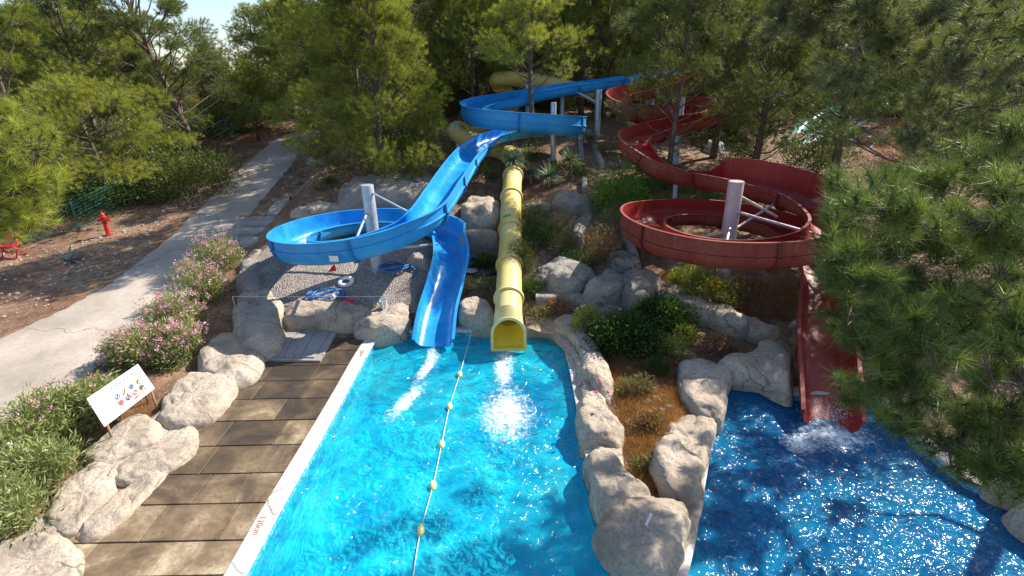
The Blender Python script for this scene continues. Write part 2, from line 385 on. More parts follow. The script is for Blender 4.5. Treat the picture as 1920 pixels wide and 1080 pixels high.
FOAMS = []      # (x, y, radius x, radius y, angle) of churned water
def watermat(foams):
    m, n, b = newmat('pool_water'); v = coords(n)
    n.nodes.remove(b)
    outn = n.nodes['Material Output']
    sx = nd(n, 'ShaderNodeSeparateXYZ'); n.links.new(v, sx.inputs[0])
    w1 = noisetex(n, v, 1.3, 2, .5, .8); w2 = noisetex(n, v, 3.6, 2.2, .5, 1.6); w3 = noisetex(n, v, 8, 1.5, .5, .8)
    p = bump(n, None, w1, 1., .12); p = bump(n, None, w2, 1., .105, p); p = bump(n, None, w3, .8, .012, p)
    fres = nd(n, 'ShaderNodeFresnel'); fres.inputs['IOR'].default_value = 1.33; n.links.new(p, fres.inputs['Normal'])
    gl = nd(n, 'ShaderNodeBsdfGlossy'); gl.inputs['Roughness'].default_value = .1; n.links.new(p, gl.inputs['Normal'])
    tr = nd(n, 'ShaderNodeBsdfTransparent')
    tr.inputs[0].default_value = (.93, .98, 1, 1)
    ms = nd(n, 'ShaderNodeMixShader'); n.links.new(fres.outputs[0], ms.inputs[0]); n.links.new(tr.outputs[0], ms.inputs[1]); n.links.new(gl.outputs[0], ms.inputs[2])
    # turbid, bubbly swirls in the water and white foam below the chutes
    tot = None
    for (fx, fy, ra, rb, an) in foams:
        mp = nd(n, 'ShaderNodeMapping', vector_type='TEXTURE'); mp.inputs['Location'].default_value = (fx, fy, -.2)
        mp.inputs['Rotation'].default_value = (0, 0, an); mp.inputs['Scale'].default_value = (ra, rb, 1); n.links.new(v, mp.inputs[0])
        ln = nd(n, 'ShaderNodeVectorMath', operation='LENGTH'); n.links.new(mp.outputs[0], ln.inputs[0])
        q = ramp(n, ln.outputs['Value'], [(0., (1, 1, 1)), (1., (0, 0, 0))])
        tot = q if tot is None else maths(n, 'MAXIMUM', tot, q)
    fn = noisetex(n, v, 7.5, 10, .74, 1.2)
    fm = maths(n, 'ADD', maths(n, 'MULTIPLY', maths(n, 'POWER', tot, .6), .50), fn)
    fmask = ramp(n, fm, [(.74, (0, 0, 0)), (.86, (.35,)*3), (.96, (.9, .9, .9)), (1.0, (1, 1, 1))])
    # sun glints painted as white flecks over the right half of the main pool
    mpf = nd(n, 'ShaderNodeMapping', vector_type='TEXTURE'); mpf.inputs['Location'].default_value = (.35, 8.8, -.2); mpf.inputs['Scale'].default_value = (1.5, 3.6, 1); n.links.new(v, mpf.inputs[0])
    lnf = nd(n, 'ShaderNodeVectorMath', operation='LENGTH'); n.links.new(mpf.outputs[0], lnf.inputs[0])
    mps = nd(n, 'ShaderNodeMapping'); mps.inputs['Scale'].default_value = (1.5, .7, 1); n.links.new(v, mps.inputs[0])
    glint_flecks = ramp(n, maths(n, 'ADD', noisetex(n, mps.outputs[0], 9, 3, .6, 1.2), maths(n, 'MULTIPLY', ramp(n, lnf.outputs['Value'], [(.2, (1, 1, 1)), (1, (0, 0, 0))]), .10)), [(.735, (0, 0, 0)), (.765, (.9, .9, .9))])
    fmask = maths(n, 'MAXIMUM', fmask, glint_flecks)
    sw = noisetex(n, v, .9, 7, .62, 2.2)
    turb = ramp(n, sw, [(.42, (.0,)*3), (.58, (.16,)*3), (.74, (.52,)*3)])
    mrt = nd(n, 'ShaderNodeMapRange'); mrt.inputs['From Min'].default_value = 2.2; mrt.inputs['From Max'].default_value = 3.4; mrt.inputs['To Min'].default_value = 1; mrt.inputs['To Max'].default_value = .12
    n.links.new(sx.outputs[0], mrt.inputs[0])
    turb = maths(n, 'MULTIPLY', turb, mrt.outputs[0])
    # suspended bubbles and fine particles scatter light inside the water body; the right pool is deeper and darker
    side = nd(n, 'ShaderNodeMapRange'); side.inputs['From Min'].default_value = 2.0; side.inputs['From Max'].default_value = 3.2; n.links.new(sx.outputs[0], side.inputs[0])
    turb = maths(n, 'ADD', turb, maths(n, 'ADD', .34, maths(n, 'MULTIPLY', side.outputs[0], .32)))
    dt = nd(n, 'ShaderNodeBsdfDiffuse'); n.links.new(mix(n, side.outputs[0], ramp(n, noisetex(n, v, .55, 6, .6, 1.6), [(.36, (.004, .34, .66)), (.52, (.008, .60, .86)), (.68, (.05, .74, .90))]), ramp(n, noisetex(n, v, .8, 6, .6, 1.2), [(.35, (.004, .10, .27)), (.65, (.006, .20, .42))])), dt.inputs[0]); n.links.new(bump(n, None, w1, .8, .12), dt.inputs['Normal'])
    msd = nd(n, 'ShaderNodeMixShader'); n.links.new(turb, msd.inputs[0]); n.links.new(tr.outputs[0], msd.inputs[1]); n.links.new(dt.outputs[0], msd.inputs[2])
    n.links.new(msd.outputs[0], ms.inputs[1])
    m2 = nd(n, 'ShaderNodeMixShader'); m2.inputs[0].default_value = 0.; n.links.new(ms.outputs[0], m2.inputs[1]); n.links.new(dt.outputs[0], m2.inputs[2])
    df = nd(n, 'ShaderNodeBsdfDiffuse'); df.inputs[0].default_value = (.86, .92, .94, 1); n.links.new(p, df.inputs['Normal'])
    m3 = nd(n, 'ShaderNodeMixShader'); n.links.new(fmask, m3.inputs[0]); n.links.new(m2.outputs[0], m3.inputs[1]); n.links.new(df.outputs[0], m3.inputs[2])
    n.links.new(m3.outputs[0], outn.inputs[0])
    va = nd(n, 'ShaderNodeVolumeAbsorption'); va.inputs['Color'].default_value = (.0, .955, .985, 1); va.inputs['Density'].default_value = .85
    n.links.new(va.outputs[0], outn.inputs['Volume'])
    return m
FOAM = simple('white_foam', (.86, .90, .92), .5, 0, .04)

# ------------------------------------------------------------------ setting: pool outline, ground, path, deck
def cat(pts, n=8, closed=False):
    pts = [np.array(p, float) for p in pts]; out_ = []
    N = len(pts)
    rng = range(N) if closed else range(N-1)
    for i in rng:
        p0 = pts[(i-1) % N] if closed or i > 0 else 2*pts[0]-pts[1]
        p1 = pts[i]; p2 = pts[(i+1) % N]
        p3 = pts[(i+2) % N] if closed or i+2 < N else 2*pts[-1]-pts[-2]
        for k in range(n):
            t = k/n
            out_.append(.5*((2*p1)+(-p0+p2)*t+(2*p0-5*p1+4*p2-p3)*t*t+(-p0+3*p1-3*p2+p3)*t**3))
    if not closed: out_.append(pts[-1])
    return out_
pool_px = [(455, 1080), (525, 950), (600, 820), (650, 730), (688, 660), (706, 638), (745, 622), (850, 620), (1020, 618), (1050, 630), (1064, 665), (1083, 760), (1100, 850), (1118, 950), (1135, 1005), (1165, 1052), (1205, 1088),
           (1250, 1100), (1282, 1080), (1296, 1035), (1310, 960), (1328, 860), (1345, 780), (1354, 738), (1368, 716), (1398, 711), (1440, 720), (1480, 738)]
pool = [P(a, b, 0)[:2] for a, b in pool_px]
pool = cat(pool, 4)
pool += [np.array(q, float) for q in [(8.3, 10.0), (8.15, 8.6), (8.25, 7.3), (8.7, 6.85), (10.2, 5.4), (13, 3.2), (13, 2.5), (-4.3, 2.5)]]
pool = np.array(pool)
def area2(p): return np.sum(p[:, 0]*np.roll(p[:, 1], -1)-np.roll(p[:, 0], -1)*p[:, 1])
if area2(pool) < 0: pool = pool[::-1]          # counter-clockwise
def offset(poly, d):
    a = np.roll(poly, 1, 0); b = np.roll(poly, -1, 0)
    t = b-a; t /= np.linalg.norm(t, axis=1)[:, None]
    nrm = np.stack([t[:, 1], -t[:, 0]], 1)     # outward for ccw
    return poly + nrm*d
def inpoly(x, y, poly):
    c = np.zeros(x.shape, bool); n = len(poly)
    for i in range(n):
        x1, y1 = poly[i]; x2, y2 = poly[(i+1) % n]
        cond = ((y1 > y) != (y2 > y))
        with np.errstate(divide='ignore', invalid='ignore'):
            xi = (x2-x1)*(y-y1)/(y2-y1)+x1
        c ^= cond & (x < xi)
    return c
def axis(lo, hi, step, far, grow=1.25):
    a = list(np.arange(lo, hi+step/2, step)); s = step
    while a[-1] < far: s *= grow; a.append(a[-1]+s)
    s = step
    while a[0] > -far: s *= grow; a.insert(0, a[0]-s)
    return np.array(a)
gx = axis(-24, 18, .2, 3000); gy = axis(2, 46, .2, 3000); gy = gy[gy > -60]
X, Y = np.meshgrid(gx, gy)
Z = terr(X, Y)
rs = np.random.RandomState(3)
Z += (rs.rand(*Z.shape)-.5)*.03*sst(13.5, 16, Y)
big = offset(pool, .14)
Z[inpoly(X, Y, big)] = -3.2
nx, ny = len(gx), len(gy)
ii = np.arange(nx*ny).reshape(ny, nx)
fq = np.stack([ii[:-1, :-1].ravel(), ii[:-1, 1:].ravel(), ii[1:, 1:].ravel(), ii[1:, :-1].ravel()], 1)
me = bpy.data.meshes.new('ground')
me.vertices.add(nx*ny); me.vertices.foreach_set('co', np.stack([X.ravel(), Y.ravel(), Z.ravel()], 1).astype(np.float32).ravel())
me.loops.add(fq.size); me.loops.foreach_set('vertex_index', fq.ravel().astype(np.int32))
me.polygons.add(len(fq)); me.polygons.foreach_set('loop_start', np.arange(0, fq.size, 4, dtype=np.int32))
me.polygons.foreach_set('use_smooth', np.ones(len(fq), bool)); me.update(calc_edges=True)
tag(link('ground', me, SOIL), 'red brown hillside soil with pine litter', None, None, 'structure')

def polysheet(name, poly, z, mat):
    bm = bmesh.new(); vs = [bm.verts.new((float(a), float(b), z)) for a, b in poly]; f = bm.faces.new(vs)
    bmesh.ops.triangulate(bm, faces=[f]); m_ = bpy.data.meshes.new(name); bm.to_mesh(m_); bm.free(); return link(name, m_, mat)
# basin: walls and floor in one mesh
n_ = len(pool)
def floorz(x): return -1.5
bm = bmesh.new()
top = [bm.verts.new((*map(float, p), 0.0)) for p in pool]; mid_ = [bm.verts.new((*map(float, p), -.52)) for p in pool]; bot = [bm.verts.new((*map(float, p), floorz(p[0]))) for p in pool]
for i in range(n_):
    j = (i+1) % n_; bm.faces.new((top[i], top[j], mid_[j], mid_[i])); bm.faces.new((mid_[i], mid_[j], bot[j], bot[i]))
f = bm.faces.new(bot); bmesh.ops.triangulate(bm, faces=[f])
m_ = bpy.data.meshes.new('pool_basin'); bm.to_mesh(m_); bm.free()
tag(link('pool_basin', m_, TILE), 'pool walls and floor of blue mosaic tiles', None, None, 'structure')
# coping
o1 = offset(pool, -.03); o2 = offset(pool, .29)
bm = bmesh.new()
A = [bm.verts.new((*map(float, p), -.05)) for p in o1]; B = [bm.verts.new((*map(float, p), .012)) for p in o1]
C_ = [bm.verts.new((*map(float, p), .022)) for p in offset(pool, .02)]; Dd = [bm.verts.new((*map(float, p), .016)) for p in o2]; E_ = [bm.verts.new((*map(float, p), -.15)) for p in o2]
for L1, L2 in ((A, B), (B, C_), (C_, Dd), (Dd, E_)):
    for i in range(n_):
        j = (i+1) % n_; bm.faces.new((L1[i], L1[j], L2[j], L2[i]))
m_ = bpy.data.meshes.new('pool_coping'); bm.to_mesh(m_); bm.free()
cop = tag(link('pool_coping', m_, COPING), 'pale pinkish concrete rim round the pool', None, None, 'structure')
# water
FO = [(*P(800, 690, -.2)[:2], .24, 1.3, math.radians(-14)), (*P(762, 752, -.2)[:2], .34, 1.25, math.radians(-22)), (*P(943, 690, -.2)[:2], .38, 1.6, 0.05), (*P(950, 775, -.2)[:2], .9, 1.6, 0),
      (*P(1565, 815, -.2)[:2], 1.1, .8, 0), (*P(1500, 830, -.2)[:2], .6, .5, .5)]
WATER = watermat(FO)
WZ = -.2
wp = offset(pool, .02)
bm = bmesh.new()
a = [bm.verts.new((*map(float, p), WZ)) for p in wp]; b_ = [bm.verts.new((*map(float, p), -2.6)) for p in wp]
f1 = bm.faces.new(a); f2 = bm.faces.new(b_[::-1])
for i in range(n_):
    j = (i+1) % n_; bm.faces.new((a[j], a[i], b_[i], b_[j]))
bmesh.ops.triangulate(bm, faces=[f1, f2]); bmesh.ops.recalc_face_normals(bm, faces=bm.faces)
m_ = bpy.data.meshes.new('water'); bm.to_mesh(m_); bm.free()
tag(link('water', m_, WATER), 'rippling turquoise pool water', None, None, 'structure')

# deck pavers: rows follow the joints of the photograph
rnd = random.Random(5)
_dl = sorted([tuple(P(a, b, 0)[:2][::-1]) for a, b in [(60, 1150), (110, 1040), (235, 890), (350, 790), (440, 700), (480, 640)]])
DLY = [q[0] for q in _dl]; DLX = [q[1]-.15 for q in _dl]
v = []; fcs = []; tint = []
ypx = [1150, 1080, 1015, 946, 890, 838, 792, 752, 718, 690, 664, 640]
rows = [float(P(300, yy, 0)[1]) for yy in ypx]
rows = [3.4, 4.2] + rows[1:]
deckR = lambda y: float(np.interp(y, [3, 5.6, 8.9, 12.9, 14], [-4.53, -4.48, -4.41, -4.28, -4.15]))
for i in range(len(rows)-1):
    y0, y1 = rows[i]+.013, rows[i+1]-.013
    x = deckR((y0+y1)/2) - .0
    xl = float(np.interp((y0+y1)/2, DLY, DLX))
    first = rnd.uniform(.5, 1.3)
    while x > xl+.1:
        wd = first if first else rnd.choice((1.25, 1.3, 1.2, .75)); first = None
        wd = wd or 1.25
        xa = max(x-wd, xl)
        if xa-xl < .35: xa = xl
        zt = -.004+rnd.uniform(-.004, .004); c = .006
        b = len(v)
        for (px_, py_, pz_) in ((xa+.008, y0, -.07), (x-.008, y0, -.07), (x-.008, y1, -.07), (xa+.008, y1, -.07), (xa+.008, y0, zt-c), (x-.008, y0, zt-c), (x-.008, y1, zt-c), (xa+.008, y1, zt-c),
                                (xa+.008+c, y0+c, zt), (x-.008-c, y0+c, zt), (x-.008-c, y1-c, zt), (xa+.008+c, y1-c, zt)): v.append((px_, py_, pz_))
        t_ = rnd.random(); tint += [t_]*12
        for q in ((0, 1, 5, 4), (1, 2, 6, 5), (2, 3, 7, 6), (3, 0, 4, 7), (4, 5, 9, 8), (5, 6, 10, 9), (6, 7, 11, 10), (7, 4, 8, 11), (8, 9, 10, 11)): fcs.append(tuple(b+k for k in q))
        x = xa
me = mesh_py('pavement', v, fcs, False)
at = me.attributes.new('tint', 'FLOAT', 'POINT'); at.data.foreach_set('value', np.array(tint, np.float32))
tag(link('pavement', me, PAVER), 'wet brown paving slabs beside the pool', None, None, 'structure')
bm_ = MB(); bm_.add([(-7.4, 3.2, -.035), (-4.4, 3.2, -.035), (-4.15, 13.4, -.035), (-6.8, 13.4, -.035), (-7.0, 8, -.035)], [(0, 1, 2, 3, 4)])
tag(bm_.build('mortar_bed', simple('dark_joint', (.05, .038, .028), .95)), 'dark joints between the pavers', None, None, 'structure')

# path
lpx = [(-420, 905), (-250, 780), (0, 632), (150, 560), (240, 503), (300, 456), (350, 410), (400, 360), (455, 310), (500, 272), (530, 255), (560, 246)]
rpx = [(-200, 1040), (-60, 900), (120, 745), (260, 640), (335, 575), (385, 520), (425, 470), (462, 415), (508, 360), (552, 303), (588, 262), (600, 248)]
L_ = cat([G(*q)[:2] for q in lpx], 8); R_ = cat([G(*q)[:2] for q in rpx], 8)
v = []; fcs = []; K = 14
rr = random.Random(8)
for i in range(len(L_)):
    for k in range(K+1):
        t = k/K; q = L_[i]*(1-t)+R_[i]*t
        if k in (0, K): q = q + np.array([rr.uniform(-.12, .12), rr.uniform(-.12, .12)])
        z = T(q[0], q[1]) + (.05 if 0 < k < K else -.05)
        v.append((q[0], q[1], z))
for i in range(len(L_)-1):
    for k in range(K):
        a = i*(K+1)+k; fcs.append((a, a+1, a+K+2, a+K+1))
tag(link('path', mesh_py('path', v, fcs), PATHM), 'sloping pale concrete path', None, None, 'structure')

# gravel bed under the blue loop
def patch(name, px, mat, dz, label, sub=.22, jit=.0):
    po = np.array(cat([G(*q)[:2] for q in px], 4, True))
    lo = po.min(0); hi = po.max(0)
    xs = np.arange(lo[0], hi[0]+sub, sub); ys = np.arange(lo[1], hi[1]+sub, sub)
    Xg, Yg = np.meshgrid(xs, ys); ins = inpoly(Xg, Yg, po)
    idx = {}; v = []; fcs = []
    for j in range(len(ys)-1):
        for i in range(len(xs)-1):
            if ins[j, i] and ins[j+1, i] and ins[j, i+1] and ins[j+1, i+1]:
                q = []
                for (a, b) in ((j, i), (j, i+1), (j+1, i+1), (j+1, i)):
                    if (a, b) not in idx:
                        idx[(a, b)] = len(v); x_, y_ = Xg[a, b], Yg[a, b]
                        v.append((x_, y_, T(x_, y_)+dz+jit*noise.noise(Vector((x_*2, y_*2, 0)))))
                    q.append(idx[(a, b)])
                fcs.append(tuple(q))
    return tag(link(name, mesh_py(name, v, fcs), mat), label, None, None, 'structure')
patch('gravel_bed', [(500, 620), (470, 500), (520, 440), (640, 400), (800, 415), (850, 470), (830, 560), (790, 600), (640, 600)], GRAVEL, .05, 'pinkish gravel under the blue slide loop', .2, .03)

# ------------------------------------------------------------------ rocks
def inflate_rock(name, poly_px, zmid, h, label, mat=None, z0=None, p=2.6, amp=.12, seed=0, group=None, catg='rock', sub=3, flat=.0):
    mat = mat or ROCK
    ys_ = [b for a, b in poly_px]; ylo, yhi = min(ys_), max(ys_)
    zbase = z0 if z0 is not None else zmid-h*.5
    po = np.array([P(a, b, zbase+.1*h+(yhi-b)/max(1, yhi-ylo)*h*.85)[:2] for a, b in poly_px])
    if area2(po) < 0: po = po[::-1]
    po = np.array(cat(po, sub*3, True))
    c = po.mean(0)
    zb = (z0 if z0 is not None else zmid-h*.5) - .25
    zt = zmid + h*.5
    H_ = zt-zb
    n = len(po); rings = 22; v = []; fcs = []
    size = math.sqrt(abs(area2(po))/2)
    for i in range(rings):
        t = i/(rings-1)*math.pi/2
        s = max(0, math.cos(t))**(2/p); zz = math.sin(t)**(2/3.6)
        for k in range(n):
            q = c + (po[k]-c)*s*(1.0+.035/max(.2, size))*1.04
            z = zb + H_*zz
            d = noise.fractal(Vector((q[0]*1.5+seed*7, q[1]*1.5, z*1.6)), .8, 2.1, 5)*.6 + (noise.voronoi(Vector((q[0]*1.3+seed, q[1]*1.3, z*1.3)))[0][0]-.4)*2.2 + (abs(noise.noise(Vector((q[0]*1.2+seed*3, q[1]*1.2, z))))-.32)*1.2
            d2 = noise.fractal(Vector((q[0]*4+seed, q[1]*4+9, z*4)), .7, 2.1, 4)*1.5
            dirv = (q-c); ln = np.linalg.norm(dirv)+1e-6
            o = dirv/ln*(d*amp*.8-.02+d2*.018)*min(1, s*1.6)
            v.append((q[0]+o[0], q[1]+o[1], z + (d*amp*.9+d2*.025)*zz))
    for i in range(rings-1):
        for k in range(n):
            a = i*n+k; b = i*n+(k+1) % n; fcs.append((a, b, b+n, a+n))
    v.append((*c, v[-1][2])); last = len(v)-1
    # last ring has collapsed to the centre; close it
    for k in range(n): fcs.append(((rings-1)*n+k, (rings-1)*n+(k+1) % n, last))
    me = mesh_py(name, v, fcs)
    o = link(name, me, mat)
    return tag(o, label, catg, group)
RK = [
 ([(-60, 1130), (-40, 1040), (20, 1000), (85, 992), (135, 1012), (158, 1042), (140, 1100), (60, 1150)], .08, .3, 'sunlit pale boulder in the near left corner beside the paving', ROCK),
 ([(88, 968), (110, 905), (168, 862), (212, 868), (218, 905), (190, 950), (150, 992), (110, 1000)], .12, .3, 'rounded boulder touching the big sunlit corner boulder', ROCK),
 ([(158, 852), (200, 803), (255, 775), (300, 790), (292, 828), (235, 862), (190, 880)], .15, .32, 'domed boulder just below the signboard legs', ROCK),
 ([(212, 900), (222, 872), (290, 832), (318, 795), (352, 788), (369, 808), (362, 845), (310, 885), (250, 908)], .1, .26, 'long flat boulder with split top between paving and domed boulder', ROCK),
 ([(150, 1008), (160, 985), (215, 925), (240, 905), (305, 868), (312, 882), (262, 945), (195, 1005)], .05, .18, 'narrow low boulder sloping down to the paving edge', ROCK),
 ([(298, 790), (305, 745), (340, 700), (385, 688), (432, 702), (437, 735), (400, 780), (350, 798), (315, 800)], .18, .36, 'broad tan boulder between oleander and paving', ROCK),
 ([(372, 690), (385, 645), (420, 615), (465, 622), (492, 660), (480, 700), (440, 722), (400, 712)], .2, .4, 'cracked grey boulder below the pink oleander', ROCK),
 ([(440, 640), (438, 585), (455, 535), (500, 520), (532, 570), (530, 640), (500, 672), (462, 668)], .32, .75, 'tall pale rock wall at the left end of the hatch boards', ROCK),
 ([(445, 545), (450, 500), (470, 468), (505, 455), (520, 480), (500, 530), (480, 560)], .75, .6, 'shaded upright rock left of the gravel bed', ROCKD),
 ([(535, 598), (540, 572), (600, 560), (660, 566), (688, 580), (684, 606), (650, 620), (590, 612), (545, 612)], .35, .62, 'long retaining boulder behind the hatch boards', ROCK),
 ([(666, 622), (672, 600), (712, 580), (750, 564), (770, 572), (772, 600), (752, 620), (700, 634)], .28, .5, 'layered sloping boulder left of the blue slide mouth', ROCK),
 ([(862, 606), (864, 572), (880, 556), (905, 556), (921, 574), (924, 604), (895, 614)], .35, .6, 'white boulder standing between the blue and yellow slide mouths', ROCK),
 ([(983, 616), (990, 600), (1035, 598), (1062, 612), (1078, 640), (1090, 690), (1072, 690), (1056, 640), (1030, 618)], .05, .22, 'low curved rock lip at the back corner of the main pool', ROCK),
 ([(1035, 605), (1050, 585), (1082, 588), (1110, 628), (1120, 672), (1098, 690), (1072, 640)], .22, .42, 'grey rock behind the pool corner under the seedling bush', ROCK),
 ([(1088, 690), (1095, 650), (1115, 648), (1140, 680), (1152, 720), (1142, 758), (1112, 735)], .2, .45, 'smooth upright rock beside the pink flower stalk', ROCK),
 ([(1084, 775), (1086, 735), (1110, 722), (1130, 735), (1150, 780), (1170, 812), (1160, 850), (1120, 838), (1092, 825)], .2, .5, 'sunlit boulder halfway along the main pool edge', ROCK),
 ([(1098, 845), (1125, 830), (1150, 845), (1185, 905), (1215, 935), (1190, 985), (1140, 980), (1112, 920)], .2, .5, 'dark sided boulder leaning over the main pool edge', ROCK),
 ([(1122, 985), (1150, 940), (1210, 922), (1280, 935), (1290, 975), (1275, 1040), (1235, 1085), (1190, 1075), (1150, 1040)], .22, .5, 'big flat boulder with a white stick at the tip of the rock strip', ROCK),
 ([(1252, 860), (1245, 800), (1270, 770), (1330, 772), (1345, 785), (1325, 860), (1305, 930), (1270, 905)], .08, .26, 'low shaded rock slab along the right pool edge', ROCK),
 ([(1225, 870), (1232, 825), (1262, 808), (1290, 835), (1320, 878), (1312, 925), (1285, 945), (1250, 938), (1238, 905)], .3, .5, 'bright egg shaped boulder in the middle of the rock strip', ROCK),
 ([(1270, 700), (1282, 672), (1330, 670), (1372, 690), (1365, 725), (1350, 790), (1310, 782), (1282, 745)], .16, .4, 'broad grey rock at the left corner of the right pool', ROCK),
 ([(1345, 685), (1360, 668), (1410, 660), (1432, 632), (1472, 628), (1484, 660), (1482, 735), (1420, 712), (1372, 702)], .25, .45, 'forked grey rock behind the right pool beside the red chute', ROCK),
 ([(1240, 560), (1245, 528), (1272, 530), (1330, 562), (1335, 598), (1310, 608), (1262, 585)], .75, .6, 'pale cast rock wall piece left of the orange flowers', ROCK),
 ([(1325, 592), (1335, 566), (1375, 578), (1400, 598), (1395, 628), (1360, 622)], .6, .55, 'middle piece of the pale rock wall under the orange flowers', ROCK),
 ([(1385, 622), (1398, 592), (1430, 605), (1455, 632), (1442, 648), (1410, 645)], .5, .45, 'lowest piece of the pale rock wall near the red chute', ROCK),
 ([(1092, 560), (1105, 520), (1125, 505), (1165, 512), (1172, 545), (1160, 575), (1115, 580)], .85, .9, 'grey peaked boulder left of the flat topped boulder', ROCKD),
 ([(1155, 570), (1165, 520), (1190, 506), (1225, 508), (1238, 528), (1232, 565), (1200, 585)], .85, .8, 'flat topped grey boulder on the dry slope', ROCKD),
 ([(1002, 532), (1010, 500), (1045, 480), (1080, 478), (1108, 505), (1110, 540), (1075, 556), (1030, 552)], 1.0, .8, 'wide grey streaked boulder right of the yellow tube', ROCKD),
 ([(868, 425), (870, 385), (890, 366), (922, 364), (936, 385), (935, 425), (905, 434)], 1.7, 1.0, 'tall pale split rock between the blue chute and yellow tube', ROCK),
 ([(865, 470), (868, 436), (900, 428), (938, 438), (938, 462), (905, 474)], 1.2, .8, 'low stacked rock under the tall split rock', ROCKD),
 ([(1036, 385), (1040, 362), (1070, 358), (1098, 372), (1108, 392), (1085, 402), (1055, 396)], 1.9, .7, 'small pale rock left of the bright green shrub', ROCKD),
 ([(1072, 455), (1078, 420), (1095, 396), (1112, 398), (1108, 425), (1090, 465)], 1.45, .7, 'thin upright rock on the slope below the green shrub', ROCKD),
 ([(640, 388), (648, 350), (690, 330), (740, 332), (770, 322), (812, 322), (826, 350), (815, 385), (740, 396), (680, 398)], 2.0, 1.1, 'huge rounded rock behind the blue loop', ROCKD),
 ([(768, 500), (770, 476), (792, 466), (815, 472), (818, 498), (795, 508)], 1.0, .45, 'small rough rock on the gravel beside the blue chute', ROCKD),
 ([(574, 308), (582, 295), (603, 294), (613, 304), (604, 312)], 2.1, .35, 'small white rock beside the upper path', ROCK),
 ([(1138, 498), (1142, 470), (1180, 468), (1202, 485), (1195, 508), (1160, 510)], 1.25, .5, 'block shaped ledge rock under the red loop edge', ROCKD),
 ([(1852, 905), (1862, 872), (1920, 862), (1990, 880), (2000, 940), (1930, 950), (1890, 935)], .15, .4, 'pale rock at the far right edge of the pool', ROCK),
 ([(1905, 935), (1960, 930), (2060, 960), (2100, 1040), (1990, 1030), (1925, 980)], .12, .35, 'grey rock leaving the frame beyond the right pool edge', ROCK),
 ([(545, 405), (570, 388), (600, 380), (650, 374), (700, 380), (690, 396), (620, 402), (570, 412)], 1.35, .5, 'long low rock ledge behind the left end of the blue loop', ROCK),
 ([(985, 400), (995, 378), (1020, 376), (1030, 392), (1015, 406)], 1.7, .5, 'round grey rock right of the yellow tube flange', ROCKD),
 ([(1480, 612), (1488, 600), (1500, 602), (1503, 614)], .6, .2, 'small pale stone beside the red chute', ROCK),
 ([(1322, 280), (1330, 262), (1348, 264), (1356, 280), (1340, 288)], 2.6, .6, 'white rounded stone behind the thin tree trunk', simple('white_stone', (.6, .62, .66), .8)),
]
for i, (po, zm, h, lab, mt) in enumerate(RK):
    if 22 <= i <= 35 or i >= 38:
        b_ = max(q[1] for q in po); a_ = sum(q[0] for q in po)/len(po); zm = G(a_, b_)[2]-.05+h*.5
    if i < 7: h *= .6
    if 12 <= i <= 21: h *= .8
    inflate_rock('rock' if i else 'boulder', po, zm, h, lab, mt, seed=i, amp=.04+.085*min(1, h), p=5.5 if h < .45 else 4.2)

# coping rocks' white stick
q = P(1216, 977, .50); s_ = MB(); q = q+np.array([0, 0, .035]); s_.box(q, (.035, .26, .02), Matrix.Rotation(-.55, 3, 'Z'))
tag(s_.build('stick', simple('white_paint', (.75, .75, .72), .6)), 'short white stick lying on the big flat boulder', 'stick')

# ------------------------------------------------------------------ slides
def shell_profile(hl, hr, w_, th=.03, base=.42):
    """cross-section (u, v): inner from left rim to right rim, then outer back"""
    def half(h, s):
        pts = []
        hb = min(h-.03, base)
        for k in range(3): pts.append((s*w_, h-(h-hb)*k/3))
        for k in range(0, 9):
            a = k/8*math.pi/2; pts.append((s*w_*max(0, math.cos(a))**.72, hb*(1-math.sin(a)**.9)))
        return pts
    inner = half(hl, -1) + half(hr, 1)[::-1][1:]
    def outh(h, s):
        pts = [(s*(w_+.085), h+.0), (s*(w_+.085), h-.025), (s*(w_+th), h-.03)]
        hb = min(h-.03, base); rd = .05*min(1, max(0, (h-base-.03)/.12)); e = .035*min(1, max(0, (h-hb-.03)/.1))
        pts += [(s*(w_+th), hb+e), (s*(w_+th+rd), hb+e*.7), (s*(w_+th+rd), hb-.01), (s*(w_+th), hb-.02)]
        for k in range(1, 9):
            a = k/8*math.pi/2; pts.append((s*(w_+th)*max(0, math.cos(a))**.72, (hb+th)*(1-math.sin(a)**.9)-th))
        return pts
    outer = outh(hr, 1) + outh(hl, -1)[::-1][1:]
    return inner, outer
def resample(ctrl, step):
    """ctrl rows: x,y,z,w,hl,hr -> dense rows at even steps"""
    d = np.array(cat(ctrl, 24))
    s = np.concatenate([[0], np.cumsum(np.linalg.norm(np.diff(d[:, :3], axis=0), axis=1))])
    m_ = int(s[-1]/step)+1
    t = np.linspace(0, s[-1], m_)
    return np.stack([np.interp(t, s, d[:, k]) for k in range(d.shape[1])], 1), t
def frames(d):
    t = np.gradient(d[:, :3], axis=0); t /= np.linalg.norm(t, axis=1)[:, None]
    side = np.stack([t[:, 1], -t[:, 0], np.zeros(len(t))], 1); side /= np.linalg.norm(side, axis=1)[:, None]   # to the right of travel
    up = np.cross(side, t)
    return t, side, up
